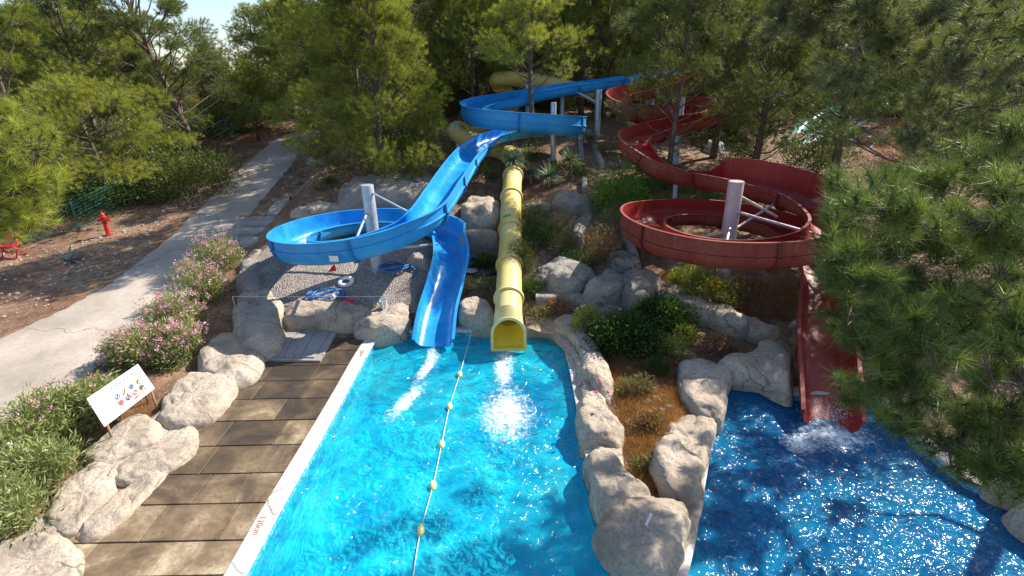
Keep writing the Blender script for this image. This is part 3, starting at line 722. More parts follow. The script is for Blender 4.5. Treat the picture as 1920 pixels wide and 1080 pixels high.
def chute(root, ctrl, matin, matout, step=.16, joint=2.4, joff=.8, lab=None):
    d, s = resample(ctrl, step); t, side, up = frames(d)
    n = len(d); vi = []; vo = []; ni = no = None
    for i in range(n):
        inn, outp = shell_profile(d[i, 4], d[i, 5], d[i, 3])
        if ni is None or True:
            pass
        # keep a constant vertex count: always build with the tall-wall layout
        vi.append([d[i, :3]+side[i]*u+up[i]*v_ for u, v_ in inn]); vo.append([d[i, :3]+side[i]*u+up[i]*v_ for u, v_ in outp])
    def skin(rows, name, mat, close=False):
        k = len(rows[0]); v = [p for r_ in rows for p in r_]; f_ = []
        for i in range(len(rows)-1):
            for j in range(k-1): f_.append((i*k+j, i*k+j+1, (i+1)*k+j+1, (i+1)*k+j))
        return v, f_, k
    a, fa, ka = skin(vi, 'trough', matin); b, fb, kb = skin(vo, 'outer_shell', matout)
    # rim lips: inner rim edge to outer lip edge, and the two open ends
    v = a + b; off = len(a)
    f_o = [tuple(off+q for q in ff) for ff in fb]
    lips = []
    for i in range(n-1):
        lips.append((i*ka+ka-1, off+i*kb, off+(i+1)*kb, (i+1)*ka+ka-1))
        lips.append((off+i*kb+kb-1, i*ka, (i+1)*ka, off+(i+1)*kb+kb-1))
    ends = []
    for i in (0, n-1):
        ends.append(tuple([i*ka+j for j in range(ka)] + [off+i*kb+j for j in range(kb)]))
    inner = mesh_py('trough', a, fa); inner.set_sharp_from_angle(angle=math.radians(35))
    o = link('trough', inner, matin); world_child(o, root)
    # outer shell with lips shares positions
    v2 = a+b; me = mesh_py('outer_shell', v2, f_o+lips+ends); me.set_sharp_from_angle(angle=math.radians(35))
    o2 = link('outer_shell', me, matout); world_child(o2, root)
    # bolted joint flanges
    q = joff
    while q < s[-1]-.3:
        i = int(np.argmin(abs(s-q)))
        _, outp = shell_profile(d[i, 4], d[i, 5], d[i, 3])
        outp = [(u, v_) for u, v_ in outp if True]
        cu_ = 0; mb = MB(); rows = []
        for dt, ex in ((-.045, .01), (-.045, .075), (.045, .075), (.045, .01)):
            row = []
            for (u, v_) in outp[2:-2]:
                ln = math.hypot(u, v_-.3)+1e-6
                row.append(d[i, :3]+t[i]*dt+side[i]*(u+u/ln*ex)+up[i]*(v_+min(0, (v_-.3))/ln*ex))
            rows.append(row)
        k = len(rows[0]); vv = [p for r_ in rows for p in r_]; ff = []
        for a_ in range(3):
            for j in range(k-1): ff.append((a_*k+j, a_*k+j+1, (a_+1)*k+j+1, (a_+1)*k+j))
        mb.add(vv, ff); mb.build('joint_flange', BLUEFL if matout is BLUEOUT else REDFL if matout is REDOUT else matout, root)
        q += joint
    return d, s
def ring(c, R, degs, zs, w_, hl, hr, hls=None, hrs=None):
    out_ = []
    for i, (a, z) in enumerate(zip(degs, zs)):
        out_.append((c[0]+R*math.cos(math.radians(a)), c[1]+R*math.sin(math.radians(a)), z, w_, hls[i] if hls else hl, hrs[i] if hrs else hr))
    return out_
def column(root, x, y, ztop, r, mat, capz=None, name='support_column', zb=None):
    zb = T(x, y)-.3 if zb is None else zb
    m = MB(); m.lathe([(r, zb), (r, ztop-.01), (r*.97, ztop)], (x, y, 0), 24)
    m.lathe([(r*2.1, T(x, y)-.05), (r*2.1, T(x, y)+.035)], (x, y, 0), 4)
    return m.build(name, mat, root, True, 40)
def brace(root, a, b, r, mat): return MB().tube([a, b], r, 8).build('brace', mat, root, True, 40)

# --- blue
cB = (-4.66, 16.9)
blue = empty('blue_water_slide', (-4.6, 16.7, .9), 'long open blue water slide winding down in loops to the main pool', 'water slide')
def c3(px, py, Y, dz=0): q = D(px, py, Y); return (q[0], q[1], q[2]+dz)
ctrl = []
W = .5
for (px, py, Y, dz, hl, hr) in [(1262, 130, 31.5, -.55, .5, .62), (1190, 141, 30.8, -.6, .5, .62), (1050, 158, 29.6, -.62, .5, .62), (960, 178, 28.6, -.66, .5, .8)]:
    x, y, z = c3(px, py, Y, dz); ctrl.append((x, y, z, W, hl, hr))
ctrl += [(-1.25, 27.7, 5.15, W, .5, .85), (-1.75, 26.4, 4.98, W, .5, .85), (-1.3, 25.0, 4.82, W, .5, .85), (0.0, 24.3, 4.68, W, .5, .85), (1.5, 24.15, 4.55, W, .5, .85), (2.7, 24.5, 4.4, W, .5, .85),
         (3.1, 25.6, 4.25, W, .5, .85), (2.3, 26.6, 4.18, W, .5, .8), (1.1, 26.5, 4.15, W, .5, .6), (0.1, 25.8, 4.1, W, .45, .5), (-.8, 24.8, 3.98, .55, .45, .5), (-1.45, 23.2, 3.70, .6, .5, .5), (-1.85, 21.3, 3.40, .6, .7, .5), (-2.1, 19.3, 3.12, .6, .8, .5), (-2.25, 17.4, 2.98, .56, .8, .5)]
ctrl += ring(cB, 2.68, [-38, -62, -90, -120, -150, -180, -210, -240, -270, -300, -330], [2.72, 2.38, 2.12, 1.92, 1.76, 1.64, 1.56, 1.5, 1.44, 1.4, 1.36], .52, .75, .5)
for (px, py, z, w_, hl, hr) in [(843, 462, 1.26, .52, .6, .5), (848, 500, 1.05, .52, .5, .5), (838, 548, .62, .52, .45, .45), (823, 600, .22, .52, .4, .4), (815, 650, -.16, .52, .34, .34)]:
    q = P(px, py, z); ctrl.append((q[0], q[1], z, w_, hl, hr))
# print of the predicted shape is not needed; build
chute(blue, ctrl, BLUE, BLUEOUT, joint=2.6)
column(blue, -4.62, 16.7, 3.8, .2, STEEL)
brace(blue, (-4.45, 16.6, 3.55), (-2.9, 16.3, 2.75), .035, STEEL); brace(blue, (-4.7, 16.55, 2.9), (-4.75, 14.7, 2.3), .04, STEEL)
brace(blue, (-4.62, 16.7, 1.6), (-6.9, 16.9, 1.7), .05, STEEL); brace(blue, (-4.62, 16.7, 1.55), (-2.6, 17.5, 1.5), .05, STEEL); brace(blue, (-4.62, 16.7, 1.5), (-5.2, 19.0, 1.55), .05, STEEL)
for (px, py, Y, r) in [(1038, 192, 25.4, .13), (1123, 168, 29.2, .16), (858, 232, 26.6, .16), (990, 150, 29.8, .15), (1218, 146, 31.6, .16)]:
    q = D(px, py, Y); column(blue, q[0], q[1], q[2], r, STEEL)
q = D(1038, 205, 25.4); brace(blue, (q[0], q[1], q[2]-.9), (q[0]-1.2, q[1]-.9, q[2]-.8), .06, STEEL); brace(blue, (q[0], q[1], q[2]-.2), (q[0]-.5, q[1]-.4, q[2]-.6), .05, STEEL)
q = D(1123, 195, 29.2); brace(blue, (q[0], q[1], q[2]), (q[0]-1.3, q[1]+.3, q[2]+.7), .06, STEEL)
k = 13.0
while True:
    q = CP+ray(626, 485)*k
    if math.hypot(q[0]-cB[0], q[1]-cB[1]) < 3.30 or k > 20: break
    k += .02
MB().box(q, (.26, .012, .17), Matrix.Rotation(math.atan2(q[1]-cB[1], q[0]-cB[0])+math.pi/2, 3, 'Z')).build('label_plate', simple('white_sticker', (.75, .74, .68), .6), blue)

# --- red
cR = (6.95, 15.6)
red = empty('red_water_slide', (6.9, 15.6, .8), 'dark red open water slide spiralling round a pillar to the right pool', 'water slide')
ctrl = []
for (px, py, Y, dz, hl, hr) in [(1330, 150, 29.5, 0, .6, .7), (1240, 180, 29.2, 0, .5, .8), (1165, 190, 28.4, -.2, .5, .85), (1175, 204, 27.2, -.5, .5, .85), (1240, 208, 26.6, -.5, .5, .8)]:
    x, y, z = c3(px, py, Y, dz); ctrl.append((x, y, z, .55, hl, hr))
ctrl += [(8.9, 27.0, 5.0, .55, .8, .5), (10.0, 26.1, 4.85, .55, .8, .5), (9.6, 24.9, 4.7, .55, .7, .55), (8.3, 24.2, 4.55, .55, .5, .6)]
for (px, py, Y, dz, hl, hr) in [(1225, 250, 23.2, -.35, .5, .75), (1188, 270, 21.8, -.35, .5, .75), (1225, 312, 20.7, -.35, .5, .75), (1300, 335, 19.9, -.3, .5, .65)]:
    x, y, z = c3(px, py, Y, dz); ctrl.append((x, y, z, .58, hl, hr))
ctrl += [(7.6, 18.9, 2.95, .62, 1.05, .6), (8.6, 18.0, 2.8, .65, 1.2, .6)]
ctrl += ring(cR, 2.75, [28, 0, -30, -60, -90, -120, -150, -180, -210, -240, -270, -300, -330], [2.68, 2.55, 2.42, 2.3, 2.2, 2.12, 2.08, 2.05, 2.0, 1.92, 1.82, 1.7, 1.55], .65, .85, .5,
             hls=[1.15, 1.0, .9, .85, .85, .85, .88, .9, .85, .75, .75, .75, .75], hrs=[.6, .5, .5, .5, .5, .5, .5, .5, .5, .5, .5, .5, .5])
ctrl += [(9.45, 15.4, 1.32, .62, .7, .5), (9.2, 14.0, 1.05, .62, .65, .5), (8.5, 12.6, .66, .62, .6, .6), (7.75, 11.2, .3, .58, .62, .62), (7.15, 9.9, -.04, .54, .6, .6), (6.8, 9.1, -.3, .52, .55, .55)]
chute(red, ctrl, RED, REDOUT, joint=3.0, joff=1.2)
column(red, 6.85, 15.55, 3.9, .23, REDSTEEL)
for a, b in [((6.9, 15.5, 3.5), (8.3, 15.6, 2.75)), ((6.9, 15.4, 3.0), (8.7, 14.3, 2.6)), ((6.8, 15.4, 2.6), (6.2, 14.2, 2.2)), ((6.8, 15.5, 2.3), (4.9, 15.2, 2.1)), ((6.9, 15.5, 2.35), (8.9, 16.9, 2.9))]:
    brace(red, a, b, .045, REDSTEEL)
for (px, py, Y, r) in [(1278, 182, 25.3, .16), (1225, 140, 30, .16), (1269, 322, 20.3, .09)]:
    q = D(px, py, Y); column(red, q[0], q[1], q[2], r, STEEL)

# --- yellow tube
yel = empty('yellow_tube_slide', (-.15, 13, 0), 'closed yellow tube slide dropping straight to the main pool', 'water slide')
yp = [D(1110, 175, 32.4), D(1050, 160, 32), D(985, 150, 31.6), D(945, 147, 31.4), D(930, 152, 32.0), D(945, 168, 32.6), D(965, 190, 32.4), D(945, 215, 31), D(925, 230, 30)]
yp += [D(905, 236, 29.2), D(872, 243, 28.6), (-2.75, 27.2, 4.45), (-2.3, 26.4, 4.2), (-1.3, 25.9, 3.85), (-.45, 25.5, 3.62), (.0, 24.8, 3.5), D(968, 300, 23.8), D(962, 330, 22.4), D(958, 390, 19.5), D(957, 450, 17.3), D(955, 510, 15.3), D(954, 560, 13.9), D(953, 592, 13.15)]
yp = [np.array(q)-np.array([0, 0, .0]) for q in yp]
d = np.array(cat(yp, 10))
s = np.concatenate([[0], np.cumsum(np.linalg.norm(np.diff(d, axis=0), axis=1))])
def tubeslide(d, r_in, r_out, upto=None):
    t = np.gradient(d, axis=0); t /= np.linalg.norm(t, axis=1)[:, None]
    side = np.stack([t[:, 1], -t[:, 0], np.zeros(len(t))], 1); side /= np.linalg.norm(side, axis=1)[:, None]; up = np.cross(side, t)
    return t, side, up
t_, sd_, up_ = tubeslide(d, 0, 0)
def tshell(i0, i1, rf, name, mat, n=28):
    v = []; f_ = []
    for i in range(i0, i1):
        for k in range(n):
            a = 2*math.pi*k/n; v.append(d[i]+(sd_[i]*math.cos(a)+up_[i]*math.sin(a))*rf(i))
    for i in range(i1-i0-1):
        for k in range(n):
            a = i*n+k; b = i*n+(k+1) % n; f_.append((a, b, b+n, a+n))
    o = link(name, mesh_py(name, v, f_), mat); world_child(o, yel); return o
N = len(d)
tshell(0, N, lambda i: .39, 'tube_shell', YEL); tshell(0, N, lambda i: .37, 'tube_lining', YELIN)
q = 1.6; k_ = 0
stops = [s[-1]-.75, s[-1]-2.6, s[-1]-4.9, s[-1]-7.4, s[-1]-9.6]
x_ = s[-1]-12.0
while x_ > .5: stops.append(x_); x_ -= 2.4
for q in stops:
    i = int(np.argmin(abs(s-q))); m = MB(); rows = []
    for dt, r in ((-.05, .385), (-.05, .455), (.05, .455), (.05, .385)):
        rows.append([d[i]+t_[i]*dt+(sd_[i]*math.cos(2*math.pi*k/28)+up_[i]*math.sin(2*math.pi*k/28))*r for k in range(28)])
    vv = [p for r_ in rows for p in r_]; ff = [(a*28+k, a*28+(k+1) % 28, (a+1)*28+(k+1) % 28, (a+1)*28+k) for a in range(3) for k in range(28)]
    m.add(vv, ff)
    for k in range(0, 28, 2):
        a = 2*math.pi*k/28; m.tube([d[i]-t_[i]*.07+(sd_[i]*math.cos(a)+up_[i]*math.sin(a))*.43, d[i]+t_[i]*.07+(sd_[i]*math.cos(a)+up_[i]*math.sin(a))*.43], .012, 6)
    m.build('joint_flange', YEL, yel)
# mouth: flared hood from round tube to a U-shaped opening with flat sides and sill
def urow(c, r, sq, n=32):      # sq 0 round .. 1 arch with square feet
    row = []
    for k in range(n+1):
        a = -math.pi/2+.0001+2*math.pi*k/n
        u, v_ = math.cos(a), math.sin(a)
        if v_ < 0:
            m_ = max(abs(u), abs(v_)); u2, v2 = u/m_, v_/m_
            u, v_ = u*(1-sq)+u2*sq, v_*(1-sq)+v2*sq
        row.append(c[0]+np.array([1, 0, 0])*u*r+c[1]*v_*r)
    return row
m = MB(); endc = d[-1]; tt = t_[-1]
endp = np.array([float(endc[0])+.0, 12.72, .36])
rows = []; K = 7; upv = np.array([0, .12, .99])
for j in range(K):
    a = j/(K-1); c = endc*(1-a)+endp*a; rows.append(urow((c, up_[-1]*(1-a)+upv*a), .40+.045*a, a))
rows.append(urow((endp+np.array([0, -.012, 0]), upv), .50, 1)); rows.append(urow((endp+np.array([0, -.04, 0]), upv), .50, 1))
rin = [urow((endp+np.array([0, -.04, 0]), upv), .42, 1)]
for j in range(K-1, -1, -1):
    a = j/(K-1); c = endc*(1-a)+endp*a; rin.append(urow((c, up_[-1]*(1-a)+upv*a), .375+.04*a, a))
def grid(rows):
    k = len(rows[0]); return [p for r_ in rows for p in r_], [(a*k+j, a*k+j+1, (a+1)*k+j+1, (a+1)*k+j) for a in range(len(rows)-1) for j in range(k-1)]
v, f_ = grid(rows+[rin[0]]); o = MB().add(v, f_).build('mouth_hood', YEL, yel, True, 40)
v, f_ = grid(rin); o = MB().add(v, f_).build('mouth_lining', YELIN, yel, True, 50)
for zz in (0, 1):
    for (px, py, Y) in [((968, 300, 23.8)), ((885, 236, 27.0)), ((975, 152, 30))][zz:zz+1]:
        q = D(px, py, Y); column(yel, q[0]+.0, q[1]+.1, q[2]-.3, .08, STEEL)
for (px, py, Y, r) in [(1055, 165, 30.6, .12)]:
    q = D(px, py, Y); column(yel, q[0], q[1], q[2]-.35, r, STEEL)
# green graffiti marks on the tube
m = MB(); gr = random.Random(2)
i = int(np.argmin(abs(s-(s[-1]-5.4))))
for j in range(5):
    a0 = math.radians(52+j*9)
    for (da, db) in ((0, .12), (.06, .0)):
        pts = [d[i]+t_[i]*(-.07+.04*k_+db*.3)+(sd_[i]*math.cos(a0+da*k_*.4)+up_[i]*math.sin(a0+da*k_*.4))*.395 for k_ in range(4)]
        m.tube(pts, .011, 5)
m.build('graffiti', simple('green_paint', (.05, .28, .05), .6), yel)

# small slides seen through the pines on the right
def smallchute(name, pts, w_, mat, lab):
    r_ = empty(name, (pts[-1][0], pts[-1][1], T(pts[-1][0], pts[-1][1])), lab, 'water slide')
    chute(r_, [(*p, w_, .35, .35) for p in pts], mat, mat, step=.3, joint=2.2)
    for p in pts[1:-1:2]: column(r_, p[0], p[1], p[2]-.05, .07, STEEL)
    return r_
GRN = gelcoat('green_gelcoat', (.02, .24, .15), (.10, .36, .26)); WHT = gelcoat('white_gelcoat', (.62, .62, .60), (.70, .70, .68)); LBL = gelcoat('pale_blue_gelcoat', (.10, .34, .66), (.2, .45, .7))
smallchute('green_chute', [D(1575, 200, 36), D(1520, 235, 33), D(1500, 262, 31), D(1455, 282, 29)], .5, GRN, 'green open chute behind the pines right of the red slide')
smallchute('white_chute', [D(1610, 228, 34), D(1580, 245, 31.5), D(1548, 265, 29.5), D(1530, 288, 28)], .7, WHT, 'wide white curved chute beside the green one')
smallchute('pale_blue_chute', [D(1650, 250, 32), D(1625, 268, 30), D(1605, 290, 28), D(1585, 303, 27)], .5, LBL, 'pale blue chute farthest right behind the pines')

# ------------------------------------------------------------------ foliage
def unit(a): return a/np.maximum(np.linalg.norm(a, axis=-1, keepdims=True), 1e-9)
def needles(cen, dirs, m, ln, wd, rs, spread=.75, tint0=None):
    n = len(cen)
    dv = unit(dirs[:, None, :]+rs.randn(n, m, 3)*spread)
    L = ln*(.7+.45*rs.rand(n, m, 1))
    base = cen[:, None, :]+dirs[:, None, :]*(rs.rand(n, m, 1)-.5)*ln*.6
    tip = base+dv*L; tip[..., 2] -= (L[..., 0]**2)*.15/ max(ln, .01)*.3
    pr = unit(np.cross(dv, rs.randn(n, m, 3)))
    a = base-pr*wd/2; b = base+pr*wd/2
    v = np.stack([a, b, tip], 2).reshape(-1, 3)
    t0 = rs.rand(n)*.7 if tint0 is None else tint0
    t = np.repeat((t0[:, None]+rs.rand(n, m)*.3).reshape(-1), 3)
    return v, t
def curve_pts(a, b, sag, n, rs, jit):
    out_ = []
    for i in range(n+1):
        t = i/n; p = a*(1-t)+b*t; p = p+np.array([0, 0, sag*4*t*(1-t)])
        if 0 < i < n: p = p+rs.randn(3)*jit
        out_.append(p)
    return out_
def pine(seed, H_=9., R=3., base=.3, npad=34, tpp=30, m=22, ln=.22, wd=.012, lean=(0, 0), mat=PINE, padr=.75, name='pine_tree', flat=.55, tr=.17, dens=2.0):
    """meshes (trunk, crown) of a Turkish pine, irregular pads of tufts on crooked limbs"""
    rs = np.random.RandomState(seed)
    tb = MB(); tp = []
    lx, ly = lean
    for i in range(9):
        t = i/8; tp.append(np.array([lx*t*H_+.12*math.sin(t*5+seed), ly*t*H_+.12*math.cos(t*4+seed*2), t*H_*.95-.3]))
    tb.tube(tp, [tr*(1.25-1.1*(i/8)) for i in range(9)], 8)
    cs = []; ds = []; ts = []; tpp = int(tpp*dens)
    for k in range(npad):
        h = base+(1-base)*((k+.5)/npad)**.9
        rr_ = R*(math.sin(min(1., (1.06-h)/(1.06-base)*1.15)*math.pi/2)**.8)*(.55+.55*rs.rand())
        az = k*2.399+rs.randn()*.5
        i0 = max(0, h-.12)*8; a = tp[int(min(7, i0))]*(1-(i0 % 1))+tp[int(min(8, int(i0)+1))]*(i0 % 1)
        c = np.array([lx*h*H_+math.cos(az)*rr_, ly*h*H_+math.sin(az)*rr_, h*H_+rs.randn()*.2])
        if k > npad-3: c = np.array([lx*H_, ly*H_, H_*(.96+.03*(k-npad+3))])
        br = curve_pts(np.array(a), c, -.05*rr_, 4, rs, .06)
        tb.tube(br, [tr*.22*(1-.75*j/4)+.006 for j in range(5)], 5, False)
        pr_ = 1.2*padr*(.6+.7*rs.rand())*(1.15-.35*h)
        u = unit(rs.randn(tpp, 3)); rad = rs.rand(tpp, 1)**.45
        off = u*rad*pr_*np.array([1, 1, flat])
        outw = np.array([math.cos(az), math.sin(az), 0])*.55
        off += outw*pr_*.2
        cc = c+off
        cs.append(cc); ds.append(unit(u*np.array([1, 1, .6])+outw+np.array([0, 0, .55])))
        ts.append(np.clip(.15+.5*rs.rand(tpp)+.12*rs.randn(), 0, .75))
        for j in range(0, tpp, 6):
            tb.tube([c-off[j]*.0+np.array(br[3]-c)*.4, cc[j]], [.014, .005], 3, False)
    cen = np.concatenate(cs); dirs = np.concatenate(ds)
    v, t = needles(cen, dirs, m, ln, wd, rs, .7, np.concatenate(ts))
    crown = mesh_np('crown', v, 3, t); crown.materials.append(mat)
    trunk = mesh_py('trunk', tb.v, tb.f); trunk.materials.append(BARK)
    return trunk, crown
def make_pine(loc, label, cat_='tree', group=None, meshes=None, rot=0., scale=1., name='pine_tree', **k):
    tr_, cr_ = meshes or pine(**k)
    r = empty(name, loc, label, cat_, group); r.rotation_euler = (0, 0, rot); r.scale = (scale,)*3
    for nm, me in (('trunk', tr_), ('crown', cr_)):
        o = bpy.data.objects.new(nm, me); COL.objects.link(o); o.parent = r
    return r
def gp(px, Y):
    if px < 0 and Y > 100: return tuple(G(-px, Y))
    return gp_(px, Y)
def gp_(px, Y):            # ground point on the column of pixel px at distance Y
    x = (px-960)/CF*(Y*math.cos(TH)+(CH-3)*math.sin(TH)); return (x, Y, T(x, Y))
# individual pines
IND = [
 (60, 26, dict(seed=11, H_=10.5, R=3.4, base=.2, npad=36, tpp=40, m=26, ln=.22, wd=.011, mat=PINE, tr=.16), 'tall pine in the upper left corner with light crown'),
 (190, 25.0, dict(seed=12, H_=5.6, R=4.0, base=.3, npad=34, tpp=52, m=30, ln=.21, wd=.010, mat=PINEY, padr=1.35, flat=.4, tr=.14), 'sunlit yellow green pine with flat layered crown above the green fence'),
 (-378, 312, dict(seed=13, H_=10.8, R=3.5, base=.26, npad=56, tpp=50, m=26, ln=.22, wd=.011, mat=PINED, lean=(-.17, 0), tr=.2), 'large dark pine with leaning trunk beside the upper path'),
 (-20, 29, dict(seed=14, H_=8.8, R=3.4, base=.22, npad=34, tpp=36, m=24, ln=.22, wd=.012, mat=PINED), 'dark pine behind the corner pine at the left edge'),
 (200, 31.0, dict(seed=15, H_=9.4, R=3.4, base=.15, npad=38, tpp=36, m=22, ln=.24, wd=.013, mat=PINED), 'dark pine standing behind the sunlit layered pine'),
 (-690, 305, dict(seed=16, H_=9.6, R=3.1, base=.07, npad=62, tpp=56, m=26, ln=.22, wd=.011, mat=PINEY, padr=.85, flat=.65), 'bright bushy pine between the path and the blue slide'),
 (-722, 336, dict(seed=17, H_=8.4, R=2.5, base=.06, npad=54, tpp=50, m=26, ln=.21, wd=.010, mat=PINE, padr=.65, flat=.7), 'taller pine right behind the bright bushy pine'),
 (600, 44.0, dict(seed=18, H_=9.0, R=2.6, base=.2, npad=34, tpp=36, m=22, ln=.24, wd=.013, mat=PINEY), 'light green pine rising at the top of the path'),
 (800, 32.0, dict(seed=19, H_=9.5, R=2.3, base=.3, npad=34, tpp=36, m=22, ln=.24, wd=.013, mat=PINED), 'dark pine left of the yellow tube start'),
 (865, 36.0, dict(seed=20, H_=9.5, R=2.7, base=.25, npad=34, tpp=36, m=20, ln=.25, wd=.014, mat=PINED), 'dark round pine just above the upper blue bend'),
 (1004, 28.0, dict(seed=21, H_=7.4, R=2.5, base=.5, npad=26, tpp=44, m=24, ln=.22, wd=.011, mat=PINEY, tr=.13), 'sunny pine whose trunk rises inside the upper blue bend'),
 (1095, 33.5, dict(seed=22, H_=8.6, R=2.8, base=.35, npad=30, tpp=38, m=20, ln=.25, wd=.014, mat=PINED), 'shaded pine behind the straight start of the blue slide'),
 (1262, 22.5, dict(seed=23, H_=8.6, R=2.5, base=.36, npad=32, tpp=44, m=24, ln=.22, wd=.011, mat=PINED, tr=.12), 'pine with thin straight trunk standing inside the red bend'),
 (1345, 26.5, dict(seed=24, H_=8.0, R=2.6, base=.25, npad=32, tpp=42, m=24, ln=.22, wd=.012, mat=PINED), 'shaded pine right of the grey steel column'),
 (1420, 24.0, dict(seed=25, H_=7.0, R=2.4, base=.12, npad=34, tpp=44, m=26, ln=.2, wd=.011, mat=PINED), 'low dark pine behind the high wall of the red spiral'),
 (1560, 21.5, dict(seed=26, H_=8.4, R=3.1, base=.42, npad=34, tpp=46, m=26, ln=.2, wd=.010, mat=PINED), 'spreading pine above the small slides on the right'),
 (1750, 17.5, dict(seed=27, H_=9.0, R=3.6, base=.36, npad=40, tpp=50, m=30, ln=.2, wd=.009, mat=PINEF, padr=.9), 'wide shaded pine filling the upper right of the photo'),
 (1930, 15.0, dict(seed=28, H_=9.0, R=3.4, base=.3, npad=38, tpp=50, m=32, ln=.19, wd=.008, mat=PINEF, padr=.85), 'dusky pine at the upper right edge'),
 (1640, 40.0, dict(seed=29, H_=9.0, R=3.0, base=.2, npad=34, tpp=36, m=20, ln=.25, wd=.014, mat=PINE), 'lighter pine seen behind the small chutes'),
]
for px, Y_, k, lab in IND:
    make_pine(gp(px, Y_), lab, **k)
# far forest: five kinds, copied
VAR = []
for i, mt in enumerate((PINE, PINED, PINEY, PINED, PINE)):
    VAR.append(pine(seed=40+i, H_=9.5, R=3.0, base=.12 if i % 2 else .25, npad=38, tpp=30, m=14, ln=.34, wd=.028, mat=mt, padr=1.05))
fr = random.Random(77)
nf = 0
for row, (Y_, step) in enumerate([(34, 5.0), (38, 5.2), (44, 5.4), (52, 6.0), (63, 7.0), (78, 8.5), (96, 10)]):
    x = -Y_*1.12
    while x < Y_*1.12:
        xx = x+fr.uniform(-1.4, 1.4); yy = Y_+fr.uniform(-2, 2)
        px = 960+CF*xx/(yy*.924+1.2)
        x += step
        if 500 < px < 620 and yy < 40: continue          # the path runs on here
        if 1450 < px < 1680 and yy < 40: continue
        if px < 560 and yy < 37: continue
        sca = fr.uniform(.75, 1.15)
        if 300 < px < 500: sca *= .5                    # gap where the sky shows
        if px > 900: sca *= 1.1
        r = make_pine((xx, yy, T(xx, yy)), 'pine tree of the background forest on the hillside', 'tree', 'background forest pines', VAR[fr.randrange(5)], fr.uniform(0, 6.28), sca)
        nf += 1
print('forest', nf)

# leafy shrubs
def leaves(cen, nor, ln, wd, rs, tint):
    n = len(cen)
    dv = unit(nor+rs.randn(n, 3)*.6); pr = unit(np.cross(dv, rs.randn(n, 3)))
    L = (ln*(.7+.6*rs.rand(n, 1))); Wd = wd*(.8+.4*rs.rand(n, 1))
    a = cen; b = cen+dv*L*.45+pr*Wd/2; c = cen+dv*L; d_ = cen+dv*L*.45-pr*Wd/2
    v = np.stack([a, b, c, d_], 1).reshape(-1, 3); return v, np.repeat(tint, 4)
def shrub(name, c, rx, ry, rz, nl, ln, wd, mat, label, seed, cat_='shrub', group=None, flowers=None, nclump=16, stems=True, up=.5, noise_r=.35):
    rs = np.random.RandomState(seed); c = np.array(c, float)
    root = empty(name, c, label, cat_, group)
    uc = unit(rs.randn(nclump, 3)); uc[:, 2] = abs(uc[:, 2])*1.1-.12; uc = unit(uc)
    cl = uc*np.array([rx, ry, rz])*(.50+.35*rs.rand(nclump, 1)); cl[:, 2] += rz*.25
    wh = rs.randint(0, nclump, nl); cr_ = (.28+.30*rs.rand(nclump))
    u = unit(rs.randn(nl, 3)); rad = rs.rand(nl, 1)**.4
    p = cl[wh]+u*rad*cr_[wh][:, None]*np.array([rx, ry, rz*1.0])*1.25
    p[:, 2] = np.maximum(p[:, 2], .02)
    nor = unit(u*.6+uc[wh]*.6+np.array([0, 0, up]))
    tint = np.clip(.1+.35*rs.rand(nl)+.3*rs.rand(nclump)[wh], 0, 1)
    v, t = leaves(p+c, nor, ln, wd, rs, tint)
    o = link('foliage', mesh_np('foliage', v, 4, t), mat); world_child(o, root)
    if stems:
        m = MB()
        for k in range(nclump): m.tube(curve_pts(c+np.array([rs.randn()*.08*rx, rs.randn()*.08*ry, -.05]), c+cl[k], .0, 3, rs, .03), [.018, .014, .01, .006], 5, False)
        m.build('stems', BARKG, root, True)
    if flowers:
        fm, nfl, fs = flowers
        kk = rs.randint(0, nl, nfl*3); sel = kk[np.argsort(-(rad[kk, 0]+p[kk, 2]/rz*.8+rs.rand(len(kk))*.6))[:nfl]]
        # blossom heads: five petals each, in small bunches
        fc = np.repeat(p[sel]+c+nor[sel]*ln*.6, 15, 0)+rs.randn(nfl*15, 3)*fs*.9
        fn = unit(rs.randn(nfl*15, 3)+np.array([0, 0, .6]))
        v, t = leaves(fc, fn, fs, fs*.9, rs, .2+.7*rs.rand(nfl*15))
        o = link('blossoms', mesh_np('blossoms', v, 4, t), fm); world_child(o, root)
    return root
OL = [
 (415, 505, 1.0, .95, 1.15, 'pink', 'pink oleander bush nearest the blue loop'),
 (380, 560, 1.0, .9, 1.1, 'pink', 'pink oleander bush second down from the blue loop'),
 (335, 620, 1.05, .9, 1.1, 'pink', 'pink oleander in the middle of the hedge beside the path'),
 (345, 672, .75, .7, .95, 'pink', 'deep pink oleander hanging over the cracked grey boulder'),
 (265, 680, .95, .8, .95, 'pink', 'sparse pink oleander just above the signboard'),
 (185, 770, .85, .75, .75, 'few', 'low oleander with few blooms left of the signboard'),
 (105, 800, .95, .8, .85, 'few', 'grey green oleander between path and signboard'),
 (85, 905, .9, .75, .9, 'white', 'white flowering oleander below the signboard'),
 (0, 870, 1.0, .8, .9, 'few', 'oleander at the left edge level with the signboard'),
 (10, 985, .95, .8, .85, 'white', 'white dotted oleander in the lower left corner'),
 (-90, 960, 1.0, .9, .9, 'few', 'oleander cut by the left edge near the corner'),
]
for i, (px, py, rx, ry, rz, fl, lab) in enumerate(OL):
    g = G(px, py)
    f_ = {'pink': (PINK, 110, .045), 'white': (WHITEP, 7, .04), 'few': (PINK, 18, .04)}[fl]
    shrub('oleander', g, rx*.8, ry*.8, rz*.82, 3800, .15, .026, LEAFO, lab, 100+i, 'shrub', 'oleanders along the path', f_, 22, up=.7)
def sh(name, px, py, *a, **k): return shrub(name, G(px, py), *a, **k)
sh('green_shrub', 1160, 398, 1.4, 1.1, 1.4, 6000, .11, .035, LEAFG, 'round bright green shrub left of the red spiral', 201, nclump=26)
